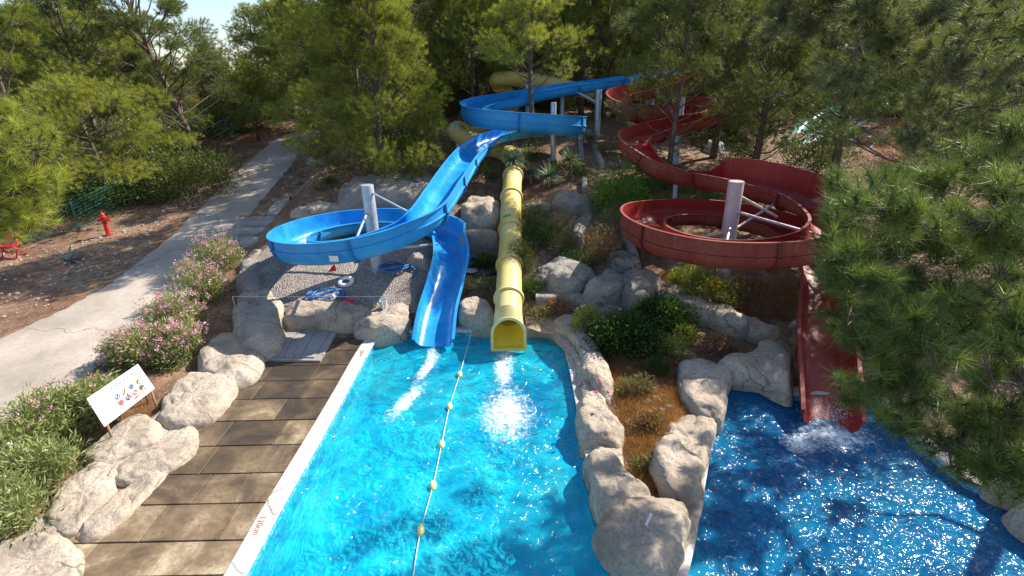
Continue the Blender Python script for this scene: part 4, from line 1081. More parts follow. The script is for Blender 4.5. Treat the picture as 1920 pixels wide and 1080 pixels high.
sh('round_bush', 485, 240, 3.0, 2.4, 3.0, 12000, .17, .06, leafmat('olive_crown_leaves', (.10, .13, .03), (.34, .38, .10), .35), 'broad olive green bush tree at the head of the path', 202, cat_='tree', nclump=40)
sh('ivy_shrub', 1165, 655, .95, .8, .75, 5200, .09, .06, LEAFD, 'dark green leafy shrub between the two pools', 203, nclump=24)
sh('ivy_shrub', 1235, 615, .95, .7, .7, 4600, .09, .06, LEAFD, 'dark creeper below the flat topped grey boulder', 204, nclump=22)
sh('seedling_bush', 1098, 636, .42, .4, .85, 1300, .08, .04, LEAFY, 'small yellow green sapling by the pool corner', 205, nclump=9)
sh('seedling_bush', 1285, 640, .4, .35, .4, 500, .08, .05, LEAFY, 'yellow green weed in the dry grass', 206, nclump=8)
sh('flowering_shrub', 1335, 560, 1.0, .7, .62, 3600, .08, .035, leafmat('olive_leaves', (.10, .12, .02), (.34, .36, .08), .35), 'yellow green shrub with orange flowers on the pale rock wall', 207, flowers=(ORANGE, 40, .028), nclump=20)
sh('dark_shrub', 972, 520, .62, .5, 1.0, 5000, .09, .018, PINED, 'dark feathery shrub leaning over the yellow tube', 208, nclump=16)
sh('dark_shrub', 1000, 470, .9, .7, .85, 3800, .10, .03, LEAFD, 'dark shrub right of the yellow tube flange', 209, nclump=18)
sh('dry_shrub', 1040, 440, .95, .7, .8, 3000, .12, .018, leafmat('dry_olive', (.13, .11, .06), (.36, .30, .17), .3), 'dry grey brown shrub on the rockery slope', 210, nclump=18)
sh('dry_shrub', 1120, 470, .8, .7, .75, 2400, .12, .018, leafmat('dry_olive_red', (.13, .10, .06), (.40, .27, .15), .3), 'dry brown shrub below the green shrub', 211, nclump=16, flowers=(ORANGE, 8, .03))
sh('grey_green_shrub', 300, 375, 1.35, .9, .75, 3600, .16, .05, LEAFS, 'pale grey green shrub beside the green fence', 212, nclump=24)
sh('grey_green_shrub', 265, 335, .8, .7, .6, 1600, .16, .05, LEAFS, 'smaller pale shrub right behind the fence panel', 213, nclump=14)
sh('dark_shrub', 1520, 330, 1.6, 1.2, 1.5, 5000, .13, .04, LEAFD, 'dark broadleaf shrub behind the red spiral wall', 214, nclump=26)
sh('russet_shrub', 1700, 300, 2.6, 1.4, 1.7, 5000, .18, .02, BROWNN, 'rust brown dead shrub behind the near pine branches', 215, nclump=24)
sh('dark_shrub', 1790, 390, 2.6, 1.6, 2.0, 6000, .16, .03, PINED, 'black green shrub mass at the right behind the near pine', 216, nclump=26)
sh('dark_shrub', 60, 330, 2.6, 1.6, 1.4, 5000, .18, .05, LEAFD, 'dark undergrowth below the layered pine', 217, nclump=26)
sh('dark_shrub', 430, 250, 1.6, 1.2, .9, 3200, .16, .05, LEAFS, 'low scrub along the fence beyond the leaning pine', 218, nclump=20)
sh('dark_shrub', 845, 340, .9, .6, .45, 2000, .10, .03, LEAFD, 'low green weeds under the blue chute', 219, nclump=14)
sh('dark_shrub', 908, 498, .42, .4, .3, 1400, .10, .03, LEAFD, 'weeds between the blue chute and yellow tube', 220, nclump=14)
sh('dark_shrub', 1010, 545, .6, .4, .3, 1500, .09, .02, LEAFD, 'weeds beside the wide streaked boulder', 221, nclump=12)
sh('dark_shrub', 1060, 330, 1.0, .7, .6, 2400, .12, .03, LEAFD, 'green ground shrub between the yuccas', 222, nclump=16)
sh('dark_shrub', 770, 290, 1.2, .9, .8, 2600, .14, .04, LEAFD, 'dark shrub behind the huge rounded rock', 223, nclump=16)
sh('dark_shrub', 1390, 300, 1.4, .9, .7, 2600, .14, .03, LEAFD, 'low dark shrub behind the red trough', 224, nclump=16)

us = [shrub('undergrowth_shrub', (0, 0, 0), 2.2, 1.6, 1.3, 6500, .17, .05, mt, 'dark undergrowth shrub between the forest trunks', 400+i, 'shrub', 'undergrowth shrubs in the forest', nclump=24) for i, mt in enumerate((LEAFD, PINED, LEAFS))]
ur = random.Random(31); ups = []
for Y_, st in ((30.5, 3.6), (35, 3.8), (40, 4.4), (47, 5.2), (56, 6.5), (68, 8)):
    x = -Y_*1.1
    while x < Y_*1.1:
        xx, yy = x+ur.uniform(-1, 1), Y_+ur.uniform(-1.5, 1.5); px = 960+CF*xx/(yy*.924+1.2); x += st
        if 400 < px < 660 and yy < 48: continue
        if 860 < px < 1330 and yy < 34: continue
        if 1430 < px < 1700 and yy < 38: continue
        ups.append((xx, yy))
for q in [(-19.5, 25.5), (-16.5, 27), (-22, 26), (-25, 27), (-20, 30), (-28, 29)]: ups.append(q)
for i, (xx, yy) in enumerate(ups):
    if i < 3: us[i].location = (xx, yy, T(xx, yy))
    else: dup(us[ur.randrange(3)], (xx, yy, T(xx, yy)), ur.uniform(0, 6.28), (ur.uniform(.8, 1.3), ur.uniform(.8, 1.3), ur.uniform(.8, 1.5)))
print('undergrowth', len(ups))

for i, (px, py, rx, rz, lab) in enumerate([(1880, 520, 1.6, 1.1, 'dark shrub on the bank behind the near pine, upper one'), (1790, 600, 1.3, .8, 'dark shrub on the bank beside the red chute'), (1900, 680, 1.3, .8, 'dark shrub at the right edge just above the pool rim'), (1650, 480, 1.3, .9, 'dark shrub in the shade right of the red spiral')]):
    shrub('dark_shrub', G(px, py), rx, rx*.8, rz, 4500, .1, .035, LEAFD, lab, 540+i, 'shrub', nclump=20)
DO = leafmat('dry_olive_weeds', (.10, .10, .04), (.32, .29, .13), .3); DR = leafmat('reddish_dry_weeds', (.14, .08, .04), (.42, .25, .12), .3)
for i, (px, py, rx, rz, nl, mt, lab) in enumerate([
 (1000, 425, .7, .7, 2600, LEAFD, 'dark weed clump right of the split pale rock'), (1050, 470, .8, .65, 2600, DO, 'olive dry weed clump above the wide streaked boulder'), (1085, 500, .6, .5, 1800, LEAFD, 'dark weeds behind the grey peaked boulder'),
 (1150, 440, .8, .8, 2600, DO, 'tall dry weeds at the left edge of the red spiral'), (1130, 495, .6, .5, 1600, DR, 'reddish dry weeds behind the grey boulders'), (1015, 600, .5, .3, 1400, DO, 'weeds behind the low rock lip'),
 (985, 560, .45, .5, 1500, LEAFD, 'dark weeds beside the yellow hood'), (1060, 585, .7, .35, 1800, DR, 'dry reddish weeds below the wide streaked boulder'), (905, 545, .7, .35, 1600, DO, 'dry weeds above the white boulder'),
 (1290, 535, .7, .5, 2200, LEAFY, 'yellow green weeds at the top of the pale rock wall'), (1440, 560, 1.0, .6, 2400, DR, 'brown thicket under the right part of the red spiral'), (1200, 640, .8, .55, 3600, LEAFD, 'tall dark ivy mass between the two green creepers'),
 (1190, 735, .45, .3, 1000, DO, 'dry olive weed in the planter near the flower stalk'), (1230, 700, .4, .25, 900, LEAFD, 'small dark weed in the middle of the planter'), (1215, 800, .4, .22, 900, DR, 'rusty weed at the narrow end of the planter'), (1210, 880, .3, .2, 700, DO, 'dry weed at the tip of the planter'),
 (1255, 665, .5, .45, 1200, LEAFY, 'light green weed at the edge of the dry grass'), (1340, 655, .7, .3, 1600, DR, 'rusty weeds below the pale rock wall'), (1225, 350, .9, .4, 2000, LEAFG, 'low green weeds behind the round green shrub'),
 (1310, 352, 1.0, .35, 2200, LEAFG, 'low green weeds under the red trough'), (1000, 300, .9, .6, 2200, LEAFD, 'dark weeds under the upper blue bend'), (900, 335, .8, .5, 2000, LEAFD, 'dark weeds beside the blue chute bend'), (1140, 290, .9, .6, 2000, DO, 'dry weeds right of the thin kerb'),
 (690, 320, .8, .5, 1800, DO, 'dry weeds on top of the huge rounded rock'), (620, 355, .6, .4, 1400, LEAFD, 'small green weed on the slab strip')]):
    shrub('weed_clump', G(px, py), rx, rx*.75, rz, nl, .09, .022, mt, lab, 500+i, 'weeds', 'weeds on the rocky slope', nclump=16, up=.9)

def spiky(name, g, trunkh, nb, ln, wd, mat, label, seed, cat_='plant', group=None, droop=.25):
    rs = np.random.RandomState(seed); g = np.array(g, float); root = empty(name, g, label, cat_, group)
    top = g+np.array([0, 0, trunkh])
    if trunkh > .15:
        MB().tube([g-np.array([0, 0, .1]), top], [.08, .06], 8).build('stem', BARKG, root, True)
    v = []; tn = []
    for k in range(nb):
        dv = unit(np.array([rs.randn(), rs.randn(), abs(rs.randn())*.9-.15])); L = ln*(.75+.35*rs.rand()); pr = unit(np.cross(dv, np.array([0, 0, 1.])+rs.randn(3)*.2))
        pts = []
        for j in range(5):
            t = j/4; pts.append((top+dv*L*t+np.array([0, 0, -droop*L*t*t*(1-abs(dv[2]))]), wd*(1-t)**.7*(1 if j else .7)))
        tt = rs.rand()
        for j in range(4):
            (p0, w0), (p1, w1) = pts[j], pts[j+1]
            v += [p0-pr*w0/2, p0+pr*w0/2, p1+pr*w1/2, p1-pr*w1/2]; tn += [tt]*4
    o = link('blades', mesh_np('blades', np.array(v), 4, np.array(tn)), mat); world_child(o, root)
    return root
YU = [(962, 352, 1.2, .75, 'spiky yucca overlapping the yellow tube'), (1030, 352, .5, .7, 'spiky yucca right of the yellow tube'), (1068, 338, .9, .65, 'taller yucca with bare stem left of the slope kerb'), (995, 345, .45, .6, 'small dark yucca between two larger ones'), (1105, 275, .4, .6, 'yucca under the end of the upper blue bend')]
for i, (px, py, th_, l_, lab) in enumerate(YU): spiky('yucca', G(px, py), th_, 170, l_*1.1, .05, YUC, lab, 300+i, 'yucca', 'yuccas on the rockery')
for i, (px, py, l_, lab) in enumerate([(130, 490, .85, 'grey agave in the dirt below the red hydrant'), (565, 345, .5, 'small agave on the bank beside the path'), (600, 315, .4, 'tiny agave next to the small white rock'), (545, 375, .4, 'lowest small agave on the red bank')]):
    spiky('agave', G(px, py), .02, 26, l_, .11, AGA, lab, 320+i, 'agave', 'agaves in the dirt', .45)

# flower stalk
g = G(1150, 785); m = MB(); rt = empty('flower_stalk', g, 'thin stalks with pink flower heads beside the pool rocks', 'plant')
tops = [P(1123, 712, .9), P(1140, 735, .75), P(1118, 735, .8)]
for t in tops: m.tube(curve_pts(np.array(g), t, .06, 4, np.random.RandomState(1), .01), .006, 5)
m.build('stalk', simple('pale_stalk', (.45, .32, .3), .7), rt)
m = MB()
for t in tops: m.lathe([(.005, -.03), (.03, -.01), (.032, .02), (.008, .035)], t, 8)
m.build('blossoms', simple('magenta_petals', (.6, .06, .2), .6), rt)

# ground cover scattered inside outlined areas
def scatter_pts(px, n, rs):
    po = np.array([G(*q)[:2] for q in px]); lo = po.min(0); hi = po.max(0); out_ = []
    while len(out_) < n:
        q = lo+(hi-lo)*rs.rand(n*2, 2); q = q[inpoly(q[:, 0], q[:, 1], po)]; out_ += list(q)
        if len(q) == 0: break
    q = np.array(out_[:n]); return q
def blades(areas, n, h, wd, mat, name, label, seed, lean=.5):
    rs = np.random.RandomState(seed); q = np.concatenate([scatter_pts(a, n//len(areas), rs) for a in areas])
    # clump
    k = len(q)//12
    q = np.repeat(q[:k], 12, 0)+rs.randn(k*12, 2)*.07
    z = terr(q[:, 0], q[:, 1]); b = np.stack([q[:, 0], q[:, 1], z-.02], 1)
    keep = ~inpoly(q[:, 0], q[:, 1], offset(pool, .1)); b = b[keep]
    n_ = len(b); hh = h*(.4+.9*rs.rand(n_, 1)); d_ = unit(np.concatenate([rs.randn(n_, 2)*lean, np.ones((n_, 1))], 1)); pr = unit(np.cross(d_, rs.randn(n_, 3)))
    v = np.stack([b-pr*wd/2, b+pr*wd/2, b+d_*hh], 1).reshape(-1, 3)
    t = np.repeat(rs.rand(n_), 3)
    return tag(link(name, mesh_np(name, v, 3, t), mat), label, None, None, 'stuff')
blades([[(1150, 640), (1270, 660), (1290, 780), (1235, 830), (1240, 925), (1195, 920), (1150, 760)], [(1240, 600), (1400, 640), (1380, 680), (1270, 680)]], 30000, .17, .009, DRY, 'dry_grass', 'brown dry grass between the two pools', 1)
blades([[(1240, 510), (1500, 540), (1490, 600), (1380, 590), (1240, 520)], [(985, 420), (1180, 400), (1200, 500), (1000, 520)], [(1350, 560), (1500, 560), (1500, 700), (1450, 640)]], 20000, .16, .010, DRY, 'dry_grass', 'dry grass on the slope below the red spiral', 2)
blades([[(1110, 340), (1400, 350), (1420, 380), (1150, 420)], [(1210, 310), (1330, 345), (1300, 360), (1200, 350)], [(900, 330), (1090, 330), (1090, 370), (900, 380)]], 18000, .16, .014, GRASS, 'grass', 'green grass patches behind the red spiral', 3)
blades([[(0, 440), (120, 430), (330, 350), (460, 290), (520, 240), (600, 235), (420, 240), (250, 330)]], 14000, .2, .016, DRY, 'dry_grass', 'pale dry grass along the fence', 4)
blades([[(150, 800), (290, 735), (300, 780), (200, 850), (100, 920)]], 5000, .09, .01, DRY, 'dry_grass', 'dry litter under the signboard', 5)
blades([[(600, 240), (830, 250), (850, 320), (640, 330)], [(1000, 200), (1400, 240), (1400, 330), (1130, 330)]], 16000, .14, .016, BROWNN, 'pine_litter', 'rusty pine needle litter under the slides', 6, 2.5)
# loose stones
rs = np.random.RandomState(9)
def stones(areas, n, r, mat, name, label):
    m = MB(); q = np.concatenate([scatter_pts(a, n//len(areas), rs) for a in areas])
    for x_, y_ in q:
        rr_ = r*(.4+rs.rand()**2*1.4); z_ = T(x_, y_)
        pts = []
        for dz, rad in ((-.3, .7), (.15, 1.), (.6, .55)):
            for k in range(6):
                a = k*math.pi/3+rs.rand()*.5; pts.append((x_+math.cos(a)*rad*rr_*(.7+.5*rs.rand()), y_+math.sin(a)*rad*rr_*(.7+.5*rs.rand()), z_+dz*rr_))
        f_ = [(i*6+k, i*6+(k+1) % 6, (i+1)*6+(k+1) % 6, (i+1)*6+k) for i in range(2) for k in range(6)]+[tuple(range(12, 18))]
        m.add(pts, f_)
    return tag(m.build(name, mat), label, None, None, 'stuff')
stones([[(0, 470), (140, 460), (330, 370), (420, 330), (250, 490), (100, 570), (0, 600)], [(590, 270), (700, 300), (640, 330), (520, 390), (490, 400)]], 900, .05, ROCK, 'loose_stones', 'loose stones in the red dirt beside the path')
stones([[(500, 520), (540, 460), (640, 500), (790, 520), (790, 570), (640, 575), (530, 570)]], 700, .028, ROCK, 'gravel', 'coarse pebbles on the gravel bed')
stones([[(980, 420), (1200, 420), (1240, 560), (1000, 540)], [(1000, 240), (1300, 280), (1300, 350), (1130, 330)], [(1150, 640), (1280, 660), (1240, 820)]], 600, .05, ROCKD, 'loose_stones', 'grey stones scattered over the slope')

# ------------------------------------------------------------------ near pine branches
def branch_tree(name, trunk, targets, poly, depth, ntuft, label, m, ln, wd, mat, seed, spread=.8):
    """near tree: limbs run from the trunk to clusters of tufts in a volume"""
    rs = np.random.RandomState(seed); root = empty(name, (trunk[0], trunk[1], T(trunk[0], trunk[1])), label, 'tree')
    tb = MB(); g = np.array([trunk[0], trunk[1], T(trunk[0], trunk[1])-.3]); top = np.array([trunk[0]+.3, trunk[1]+.2, trunk[2]])
    tb.tube(curve_pts(g, top, 0, 6, rs, .08), [.22, .2, .18, .15, .12, .09, .05], 10)
    cen = []; dirs = []; tw = MB(); tint = []
    tps = [np.array(q) for q in curve_pts(g, top, 0, 12, rs, .03)][4:]
    nodes = [(q, .07) for q in tps]
    tl = [(CP+ray(px, py)*k, r, n) for (px, py, k, r, n) in targets]
    tl.sort(key=lambda q: np.linalg.norm(q[0][:2]-np.array(trunk[:2])))
    for (c, r, n) in tl:
        best = min(nodes, key=lambda q: np.linalg.norm(q[0]-c)+(.8 if q[1] < .012 else 0)+max(0, q[0][2]-c[2])*.3)
        L_b = np.linalg.norm(best[0]-c); r0_ = min(best[1]*.8, .012+.014*L_b+.006)
        br = curve_pts(best[0], c, -.06*L_b, 6, rs, .03*L_b)
        rad = [r0_*(1-.8*q/6)+.004 for q in range(7)]
        tb.tube(br, rad, 6, False)
        nodes += [(np.array(br[q]), rad[q]) for q in (3, 5, 6)]
        bd = unit(c-np.array(br[3]))
        for j in range(n):
            u = unit(rs.randn(3)); o = u*rs.rand()**.5*r*np.array([1, 1, .6])
            p = c+o
            i0 = rs.randint(3, 7); s0 = np.array(br[i0])
            mid = (s0+p)/2+rs.randn(3)*.04+np.array([0, 0, -.03])
            tw.tube([s0, mid, p], [.011, .008, .005], 4, False)
            dv = unit(unit(p-s0)*.5+bd*.2+np.array([0, 0, .55])+rs.randn(3)*.45)
            # tuft spread on the last part of the twig: three whorls
            t0 = rs.rand()**1.5*.9
            for q in range(2):
                cen.append(p-dv*.07*q); dirs.append(dv); tint.append(t0)
    v, t = needles(np.array(cen), np.array(dirs), m, ln, wd, rs, spread, np.array(tint))
    o = link('crown', mesh_np('crown', v, 3, t), mat); world_child(o, root)
    tb.build('trunk', BARK, root, True); tw.build('twigs', BARK, root, True)
    return root
rs = np.random.RandomState(55)
tg = []
poly = np.array([(1575, 420), (1610, 350), (1700, 380), (1800, 370), (1900, 290), (1990, 260), (1990, 860), (1900, 830), (1830, 790), (1740, 740), (1660, 690), (1610, 640), (1600, 560)])
while len(tg) < 54:
    q = np.array([1560+rs.rand()*440, 240+rs.rand()*640])
    if inpoly(np.array([q[0]]), np.array([q[1]]), poly)[0]:
        k = 4.3+rs.rand()*3.4
        if 480 < q[1] < 560 and q[0] > 1750 and rs.rand() < .7: continue
        tg.append((q[0], q[1], k, .2+.22*rs.rand(), 8+rs.randint(10)))
for q in [(1590, 400, 5.6), (1600, 470, 5.2), (1590, 540, 5.4), (1600, 600, 5.2), (1640, 660, 4.9), (1700, 720, 4.8), (1780, 770, 4.7), (1860, 820, 4.6), (1640, 350, 5.8), (1720, 600, 4.6), (1850, 420, 4.4), (1900, 350, 4.5), (1620, 740, 5.2), (1700, 790, 4.7), (1780, 840, 4.6), (1860, 880, 4.5), (1910, 780, 4.4), (1690, 690, 5), (1580, 350, 6.2), (1570, 450, 5.8), (1572, 500, 5.6), (1920, 900, 4.4), (1930, 620, 4.2), (1900, 560, 6.5), (1860, 600, 6.8), (1920, 520, 6.8), (1820, 560, 7), (1900, 660, 6.6), (1850, 700, 6.8), (1760, 330, 6), (1840, 290, 5.6), (1920, 240, 5.4), (1680, 330, 6.6), (1900, 420, 6.5)]:
    tg.append((*q, .3, 16))
branch_tree('pine_tree', (7.6, 4.6, 8.6), tg, poly, None, 0, 'near pine reaching in from the right over the red chute', 46, .2, .0058, PINEF, 61, .8)
tg = []
while len(tg) < 95:
    q = np.array([1400+rs.rand()*600, -60+rs.rand()*400])
    if q[0] > 1540+(abs(q[1]-60)*.25) or (q[0] > 1440 and q[1] < 60+rs.rand()*60):
        if q[0] < 1680 and q[1] > 190: continue
        tg.append((q[0], q[1], 7.2+rs.rand()*4.5, .25+.3*rs.rand(), 16))
branch_tree('pine_tree', (12.5, 9.5, 12.5), tg, None, None, 0, 'tall grey green pine drooping from the upper right corner', 40, .21, .009, PINEG, 63, .8)
tg = []
poly = np.array([(-60, 180), (20, 190), (60, 240), (110, 290), (130, 330), (120, 380), (60, 400), (30, 430), (-60, 440)])
while len(tg) < 24:
    q = np.array([-60+rs.rand()*200, 170+rs.rand()*280])
    if inpoly(np.array([q[0]]), np.array([q[1]]), poly)[0]: tg.append((q[0], q[1], 6.6+rs.rand()*2.2, .36, 12))
branch_tree('pine_tree', (-10.6, 6.8, 8.5), tg, poly, None, 0, 'near sunlit pine branches at the left edge', 44, .2, .0075, PINEY, 62, .75)

# ------------------------------------------------------------------ equipment
# pool rope with floats
pts = [P(884, 622, .02), P(878, 645, -.17), P(862, 702, -.17), P(843, 762, -.17), P(828, 833, -.17), P(812, 910, -.17), P(789, 994, -.17), P(774, 1085, -.17), P(760, 1200, -.17)]
rope = empty('float_line', pts[0], 'white rope with yellow floats dividing the main pool', 'pool rope')
MB().tube(cat(pts, 6), .009, 6).build('rope', simple('white_rope', (.75, .75, .70), .8), rope)
FLO = simple('yellow_float_plastic', (.80, .66, .22), .35, 0, .1, 8)
for i, (px, py) in enumerate([(862, 702), (843, 762), (828, 833), (812, 910), (789, 994)]):
    q = P(px, py, -.17); R = Vector((.06, -1, 0)).to_track_quat('Z', 'Y').to_matrix()
    m = MB(); m.lathe([(.012, -.12), (.04, -.10), (.062, -.05), (.066, 0), (.062, .05), (.04, .10), (.012, .12)], q, 16, R); fo = m.build('float', FLO, rope, True)
    m = MB(); m.lathe([(.067, -.008), (.0685, 0), (.067, .008)], q, 16, R); m.build('band', simple('white_band', (.8, .8, .75), .5), fo, True)
# hatch boards
h = MB(); c = [P(498, 674, .05), P(600, 676, .05), P(636, 614, .05), P(532, 612, .05)]
hr = empty('hatch_cover', (c[0]+c[2])/2, 'grey double hatch cover on the paving by the rock wall', 'hatch cover')
def quad_slab(c, z0, z1): 
    return [(*q[:2], z0) for q in c]+[(*q[:2], z1) for q in c], [(3, 2, 1, 0), (4, 5, 6, 7), (0, 1, 5, 4), (1, 2, 6, 5), (2, 3, 7, 6), (3, 0, 4, 7)]
c = [np.array(q) for q in c]
vv, ff = quad_slab(c, -.02, .05); MB().add(vv, ff).build('base_slab', SLABM, hr)
def lerp2(a, b): return (1-b)*((1-a)*c[0]+a*c[1])+b*((1-a)*c[3]+a*c[2])
for a0, a1 in ((.03, .30), (.31, .62), (.63, .88)):
    vv, ff = quad_slab([lerp2(a0, .06), lerp2(a1, .06), lerp2(a1, .94), lerp2(a0, .94)], .052, .085)
    b = MB().add(vv, ff).build('board', HATCH, hr, bevel=.005)
    hm = MB()
    for (a, bb) in ((.25, .15), (.25, .85), (.75, .15), (.75, .85)):
        q = lerp2(a0+(a1-a0)*a, bb); hm.lathe([(.012, .0), (.012, .004)], (q[0], q[1], .084), 8)
    hm.build('bolt_hole', simple('black_hole', (.02, .02, .02), .9), b)
# signboard
b0, b1, b2, b3 = P(196, 800, .55), P(290, 728, .55), P(262, 682, .95), P(159, 748, .95)
b2 = (b2+b1+b3-b0)/2; b3 = b0+b2-b1
sg = empty('signboard', G(235, 790), 'white pool rules board with small coloured pictograms among oleanders', 'sign')
u_ = unit(b1-b0); w_v = unit(b3-b0); nrm = unit(np.cross(u_, w_v))
def sp(a, b, d_=0.): return (1-b)*((1-a)*b0+a*b1)+b*((1-a)*b3+a*b2)+nrm*d_
vv = [sp(0, 0), sp(1, 0), sp(1, 1), sp(0, 1)]; vv2 = [q-nrm*.02 for q in vv]
MB().add(vv+vv2, [(0, 1, 2, 3), (7, 6, 5, 4), (0, 4, 5, 1), (1, 5, 6, 2), (2, 6, 7, 3), (3, 7, 4, 0)]).build('panel', simple('white_board', (.78, .79, .80), .35, 0, .03), sg)
for a in (.06, .94):
    q = sp(a, .05, -.03); MB().tube([(q[0], q[1], T(q[0], q[1])-.2), (q[0], q[1], q[2]+.0)], .025, 8).build('post', simple('rusty_post', (.28, .17, .10), .7, .2), sg, True)
    q2 = sp(a, .9, -.03); MB().tube([(q2[0], q2[1], T(q2[0], q2[1])-.2), (q2[0], q2[1], q2[2])], .022, 8).build('post', simple('rusty_post', (.28, .17, .10), .7, .2), sg, True)
pc = [simple('sign_red', (.65, .06, .04), .5), simple('sign_blue', (.05, .15, .45), .5), simple('sign_black', (.04, .04, .05), .5), simple('sign_orange', (.75, .3, .05), .5)]
sr = random.Random(4)
def disc(a, b, r, mat, inner=0.):
    m = MB(); cc = sp(a, b, .004); n = 16; vs = []; ff = []
    for k in range(n):
        t = 2*math.pi*k/n; dd = u_*math.cos(t)+w_v*math.sin(t)
        vs.append(cc+dd*r); vs.append(cc+dd*r*inner)
    for k in range(n): ff.append((2*k, (2*k+2) % (2*n), (2*k+3) % (2*n), 2*k+1))
    m.add(vs, ff).build('pictogram', mat, sg)
def bar(a0, b0_, a1, b1_, th_, mat, nm='pictogram'):
    p0, p1 = sp(a0, b0_, .006), sp(a1, b1_, .006); dd = unit(p1-p0); pr = unit(np.cross(nrm, dd))*th_/2
    MB().add([p0-pr, p1-pr, p1+pr, p0+pr], [(0, 1, 2, 3)]).build(nm, mat, sg)
for r_ in range(2):
    for k in range(4):
        a = .40+k*.14; b = .28+r_*.22
        disc(a, b, .07, pc[(k*2+r_) % 4], .55 if (k+r_) % 3 else 0.)
        bar(a-.03, b-.07, a+.03, b+.07, .022, pc[2]); 
bar(.78, .12, .86, .24, .05, pc[3]); bar(.62, .1, .7, .16, .04, pc[0])
for k in range(5): bar(.08, .75-k*.12, .26+.05*(k % 2), .75-k*.12, .012, pc[2] if k != 2 else pc[0], 'text_line')
for k in range(26):
    a, b = sr.uniform(.36, .9), sr.uniform(.14, .62); t = sr.uniform(0, 3.1); bar(a, b, a+.035*math.cos(t), b+.06*math.sin(t), .02, pc[sr.randrange(4)])
for k in range(7): bar(.38+k*.08, .82, .42+k*.08, .82, .035, pc[1], 'text_line')
# hydrant
g = G(204, 441); REDP = simple('hydrant_red', (.55, .02, .02), .35)
hy = empty('fire_hydrant', g, 'red fire hydrant standing in the dirt beside the path', 'fire hydrant')
s_ = 1.25
def ll(p): return [(a*s_*.8, b*s_) for a, b in p]
MB().lathe(ll([(.17, -.1), (.17, .03), (.10, .035), (.085, .10), (.08, .40), (.11, .42), (.115, .46), (.09, .48), (.09, .60), (.12, .62), (.12, .655), (.10, .67), (.085, .75), (.04, .79)]), g, 20).build('body', REDP, hy, True, 35)
MB().lathe(ll([(.03, .77), (.035, .80), (.035, .85), (.015, .86)]), g, 6).build('cap', REDP, hy)
for sx_ in (-1, 1): MB().lathe(ll([(.05, .05), (.05, .15), (.065, .15), (.065, .21), (.03, .22)]), Vector(g)+Vector((0, 0, .54*s_)), 12, Matrix.Rotation(sx_*math.pi/2, 3, 'Y')).build('side_outlet', REDP, hy, True, 35)
# red folding chair at the left edge
g = G(28, 482); ch = empty('garden_chair', g, 'red metal chair under the pine at the left edge', 'chair')
def tb_(a, b, nm='frame'): return MB().tube([Vector(g)+Vector(a), Vector(g)+Vector(b)], .022, 8).build(nm, REDP, ch, True)
for sx_ in (-.28, .28):
    tb_((sx_, -.25, 0), (sx_, .2, .95), 'leg'); tb_((sx_, .3, 0), (sx_, -.22, .5), 'leg')
tb_((-.28, -.25, .02), (.28, -.25, .02)); tb_((-.28, .3, .02), (.28, .3, .02))
MB().box(Vector(g)+Vector((0, 0, .5)), (.58, .46, .03)).build('seat', REDP, ch, bevel=.008)
MB().box(Vector(g)+Vector((0, .2, .85)), (.58, .03, .3), Matrix.Rotation(-.35, 3, 'X')).build('backrest', REDP, ch, bevel=.008)
# fence
FG = simple('green_fence_wire', (.03, .14, .09), .5)
def fence(pxs, hgt, label, name='wire_fence'):
    pts = [G(*q) for q in pxs]; r_ = empty(name, pts[0], label, 'fence')
    for p in pts: MB().box((p[0], p[1], p[2]+hgt/2), (.05, .05, hgt+.15)).build('post', FG, r_)
    for a, b in zip(pts[:-1], pts[1:]):
        m = MB(); L = np.linalg.norm(b-a); n = int(L/.11)
        for k in range(1, n):
            q = a+(b-a)*k/n; q2 = q+np.array([0, 0, hgt]); m.tube([q+np.array([0, 0, .05]), q2], .009, 3, False)
        for k in range(9):
            z = np.array([0, 0, .06+(hgt-.06)*k/8]); m.tube([a+z, b+z], .010 if k % 4 else .018, 3, False)
        m.build('wire_panel', FG, r_)
fence([(60, 455), (150, 432), (255, 375), (335, 330), (372, 300)], 1.25, 'green welded wire fence along the dirt left of the path')
fence([(415, 268), (438, 255), (460, 246), (520, 232)], 1.2, 'green wire fence farther up beside the path')
g = G(553, 330); pl = MB(); pl.tube([g-np.array([0, 0, .2]), g+np.array([-.15, 0, 2.0])], .028, 8); tag(pl.build('pole', simple('green_grey_pole', (.25, .34, .27), .5), None, True), 'thin green grey pole standing between path and bank', 'pole')
# hose coils
HB = simple('blue_hose', (.02, .14, .42), .4)
def coil(px, py, r, turns, label, n=48, seed=1):
    rs = np.random.RandomState(seed); g = G(px, py, .05); pts = []
    for k in range(turns*n+1):
        a = k/n*2*math.pi; rr_ = r*(1+.16*math.sin(a*.37+seed)+.06*rs.randn()*.2); pts.append((g[0]+math.cos(a)*rr_+.1*math.sin(a*.21), g[1]+math.sin(a)*rr_*.85+.08*math.cos(a*.17), T(g[0], g[1])+.09+.05*(k/n)/2+.03*math.sin(a*1.7)))
    pts += [(pts[-1][0]+.3, pts[-1][1]-.3, pts[-1][2]-.15), (pts[-1][0]+.1, pts[-1][1]-.7, T(pts[-1][0], pts[-1][1]-.7)+.06)]
    return tag(MB().tube(pts, .022, 6).build('hose_coil', HB, None, True), label, 'hose')
coil(740, 505, .42, 5, 'coiled blue hose on the gravel beside the steel pillar', seed=2)
coil(612, 555, .5, 4, 'loose blue hose heap behind the retaining boulder', seed=3)
coil(884, 492, .3, 3, 'small blue hose coil right of the blue chute', seed=5)
g = G(580, 566, .06); tag(MB().tube(cat([P(550, 572, .55), P(580, 562, .62), P(610, 550, .66), P(640, 545, .68), P(645, 555, .66)], 6), .05, 8).build('pipe', HB, None, True), 'thick blue pipe lying along the retaining boulder', 'pipe')
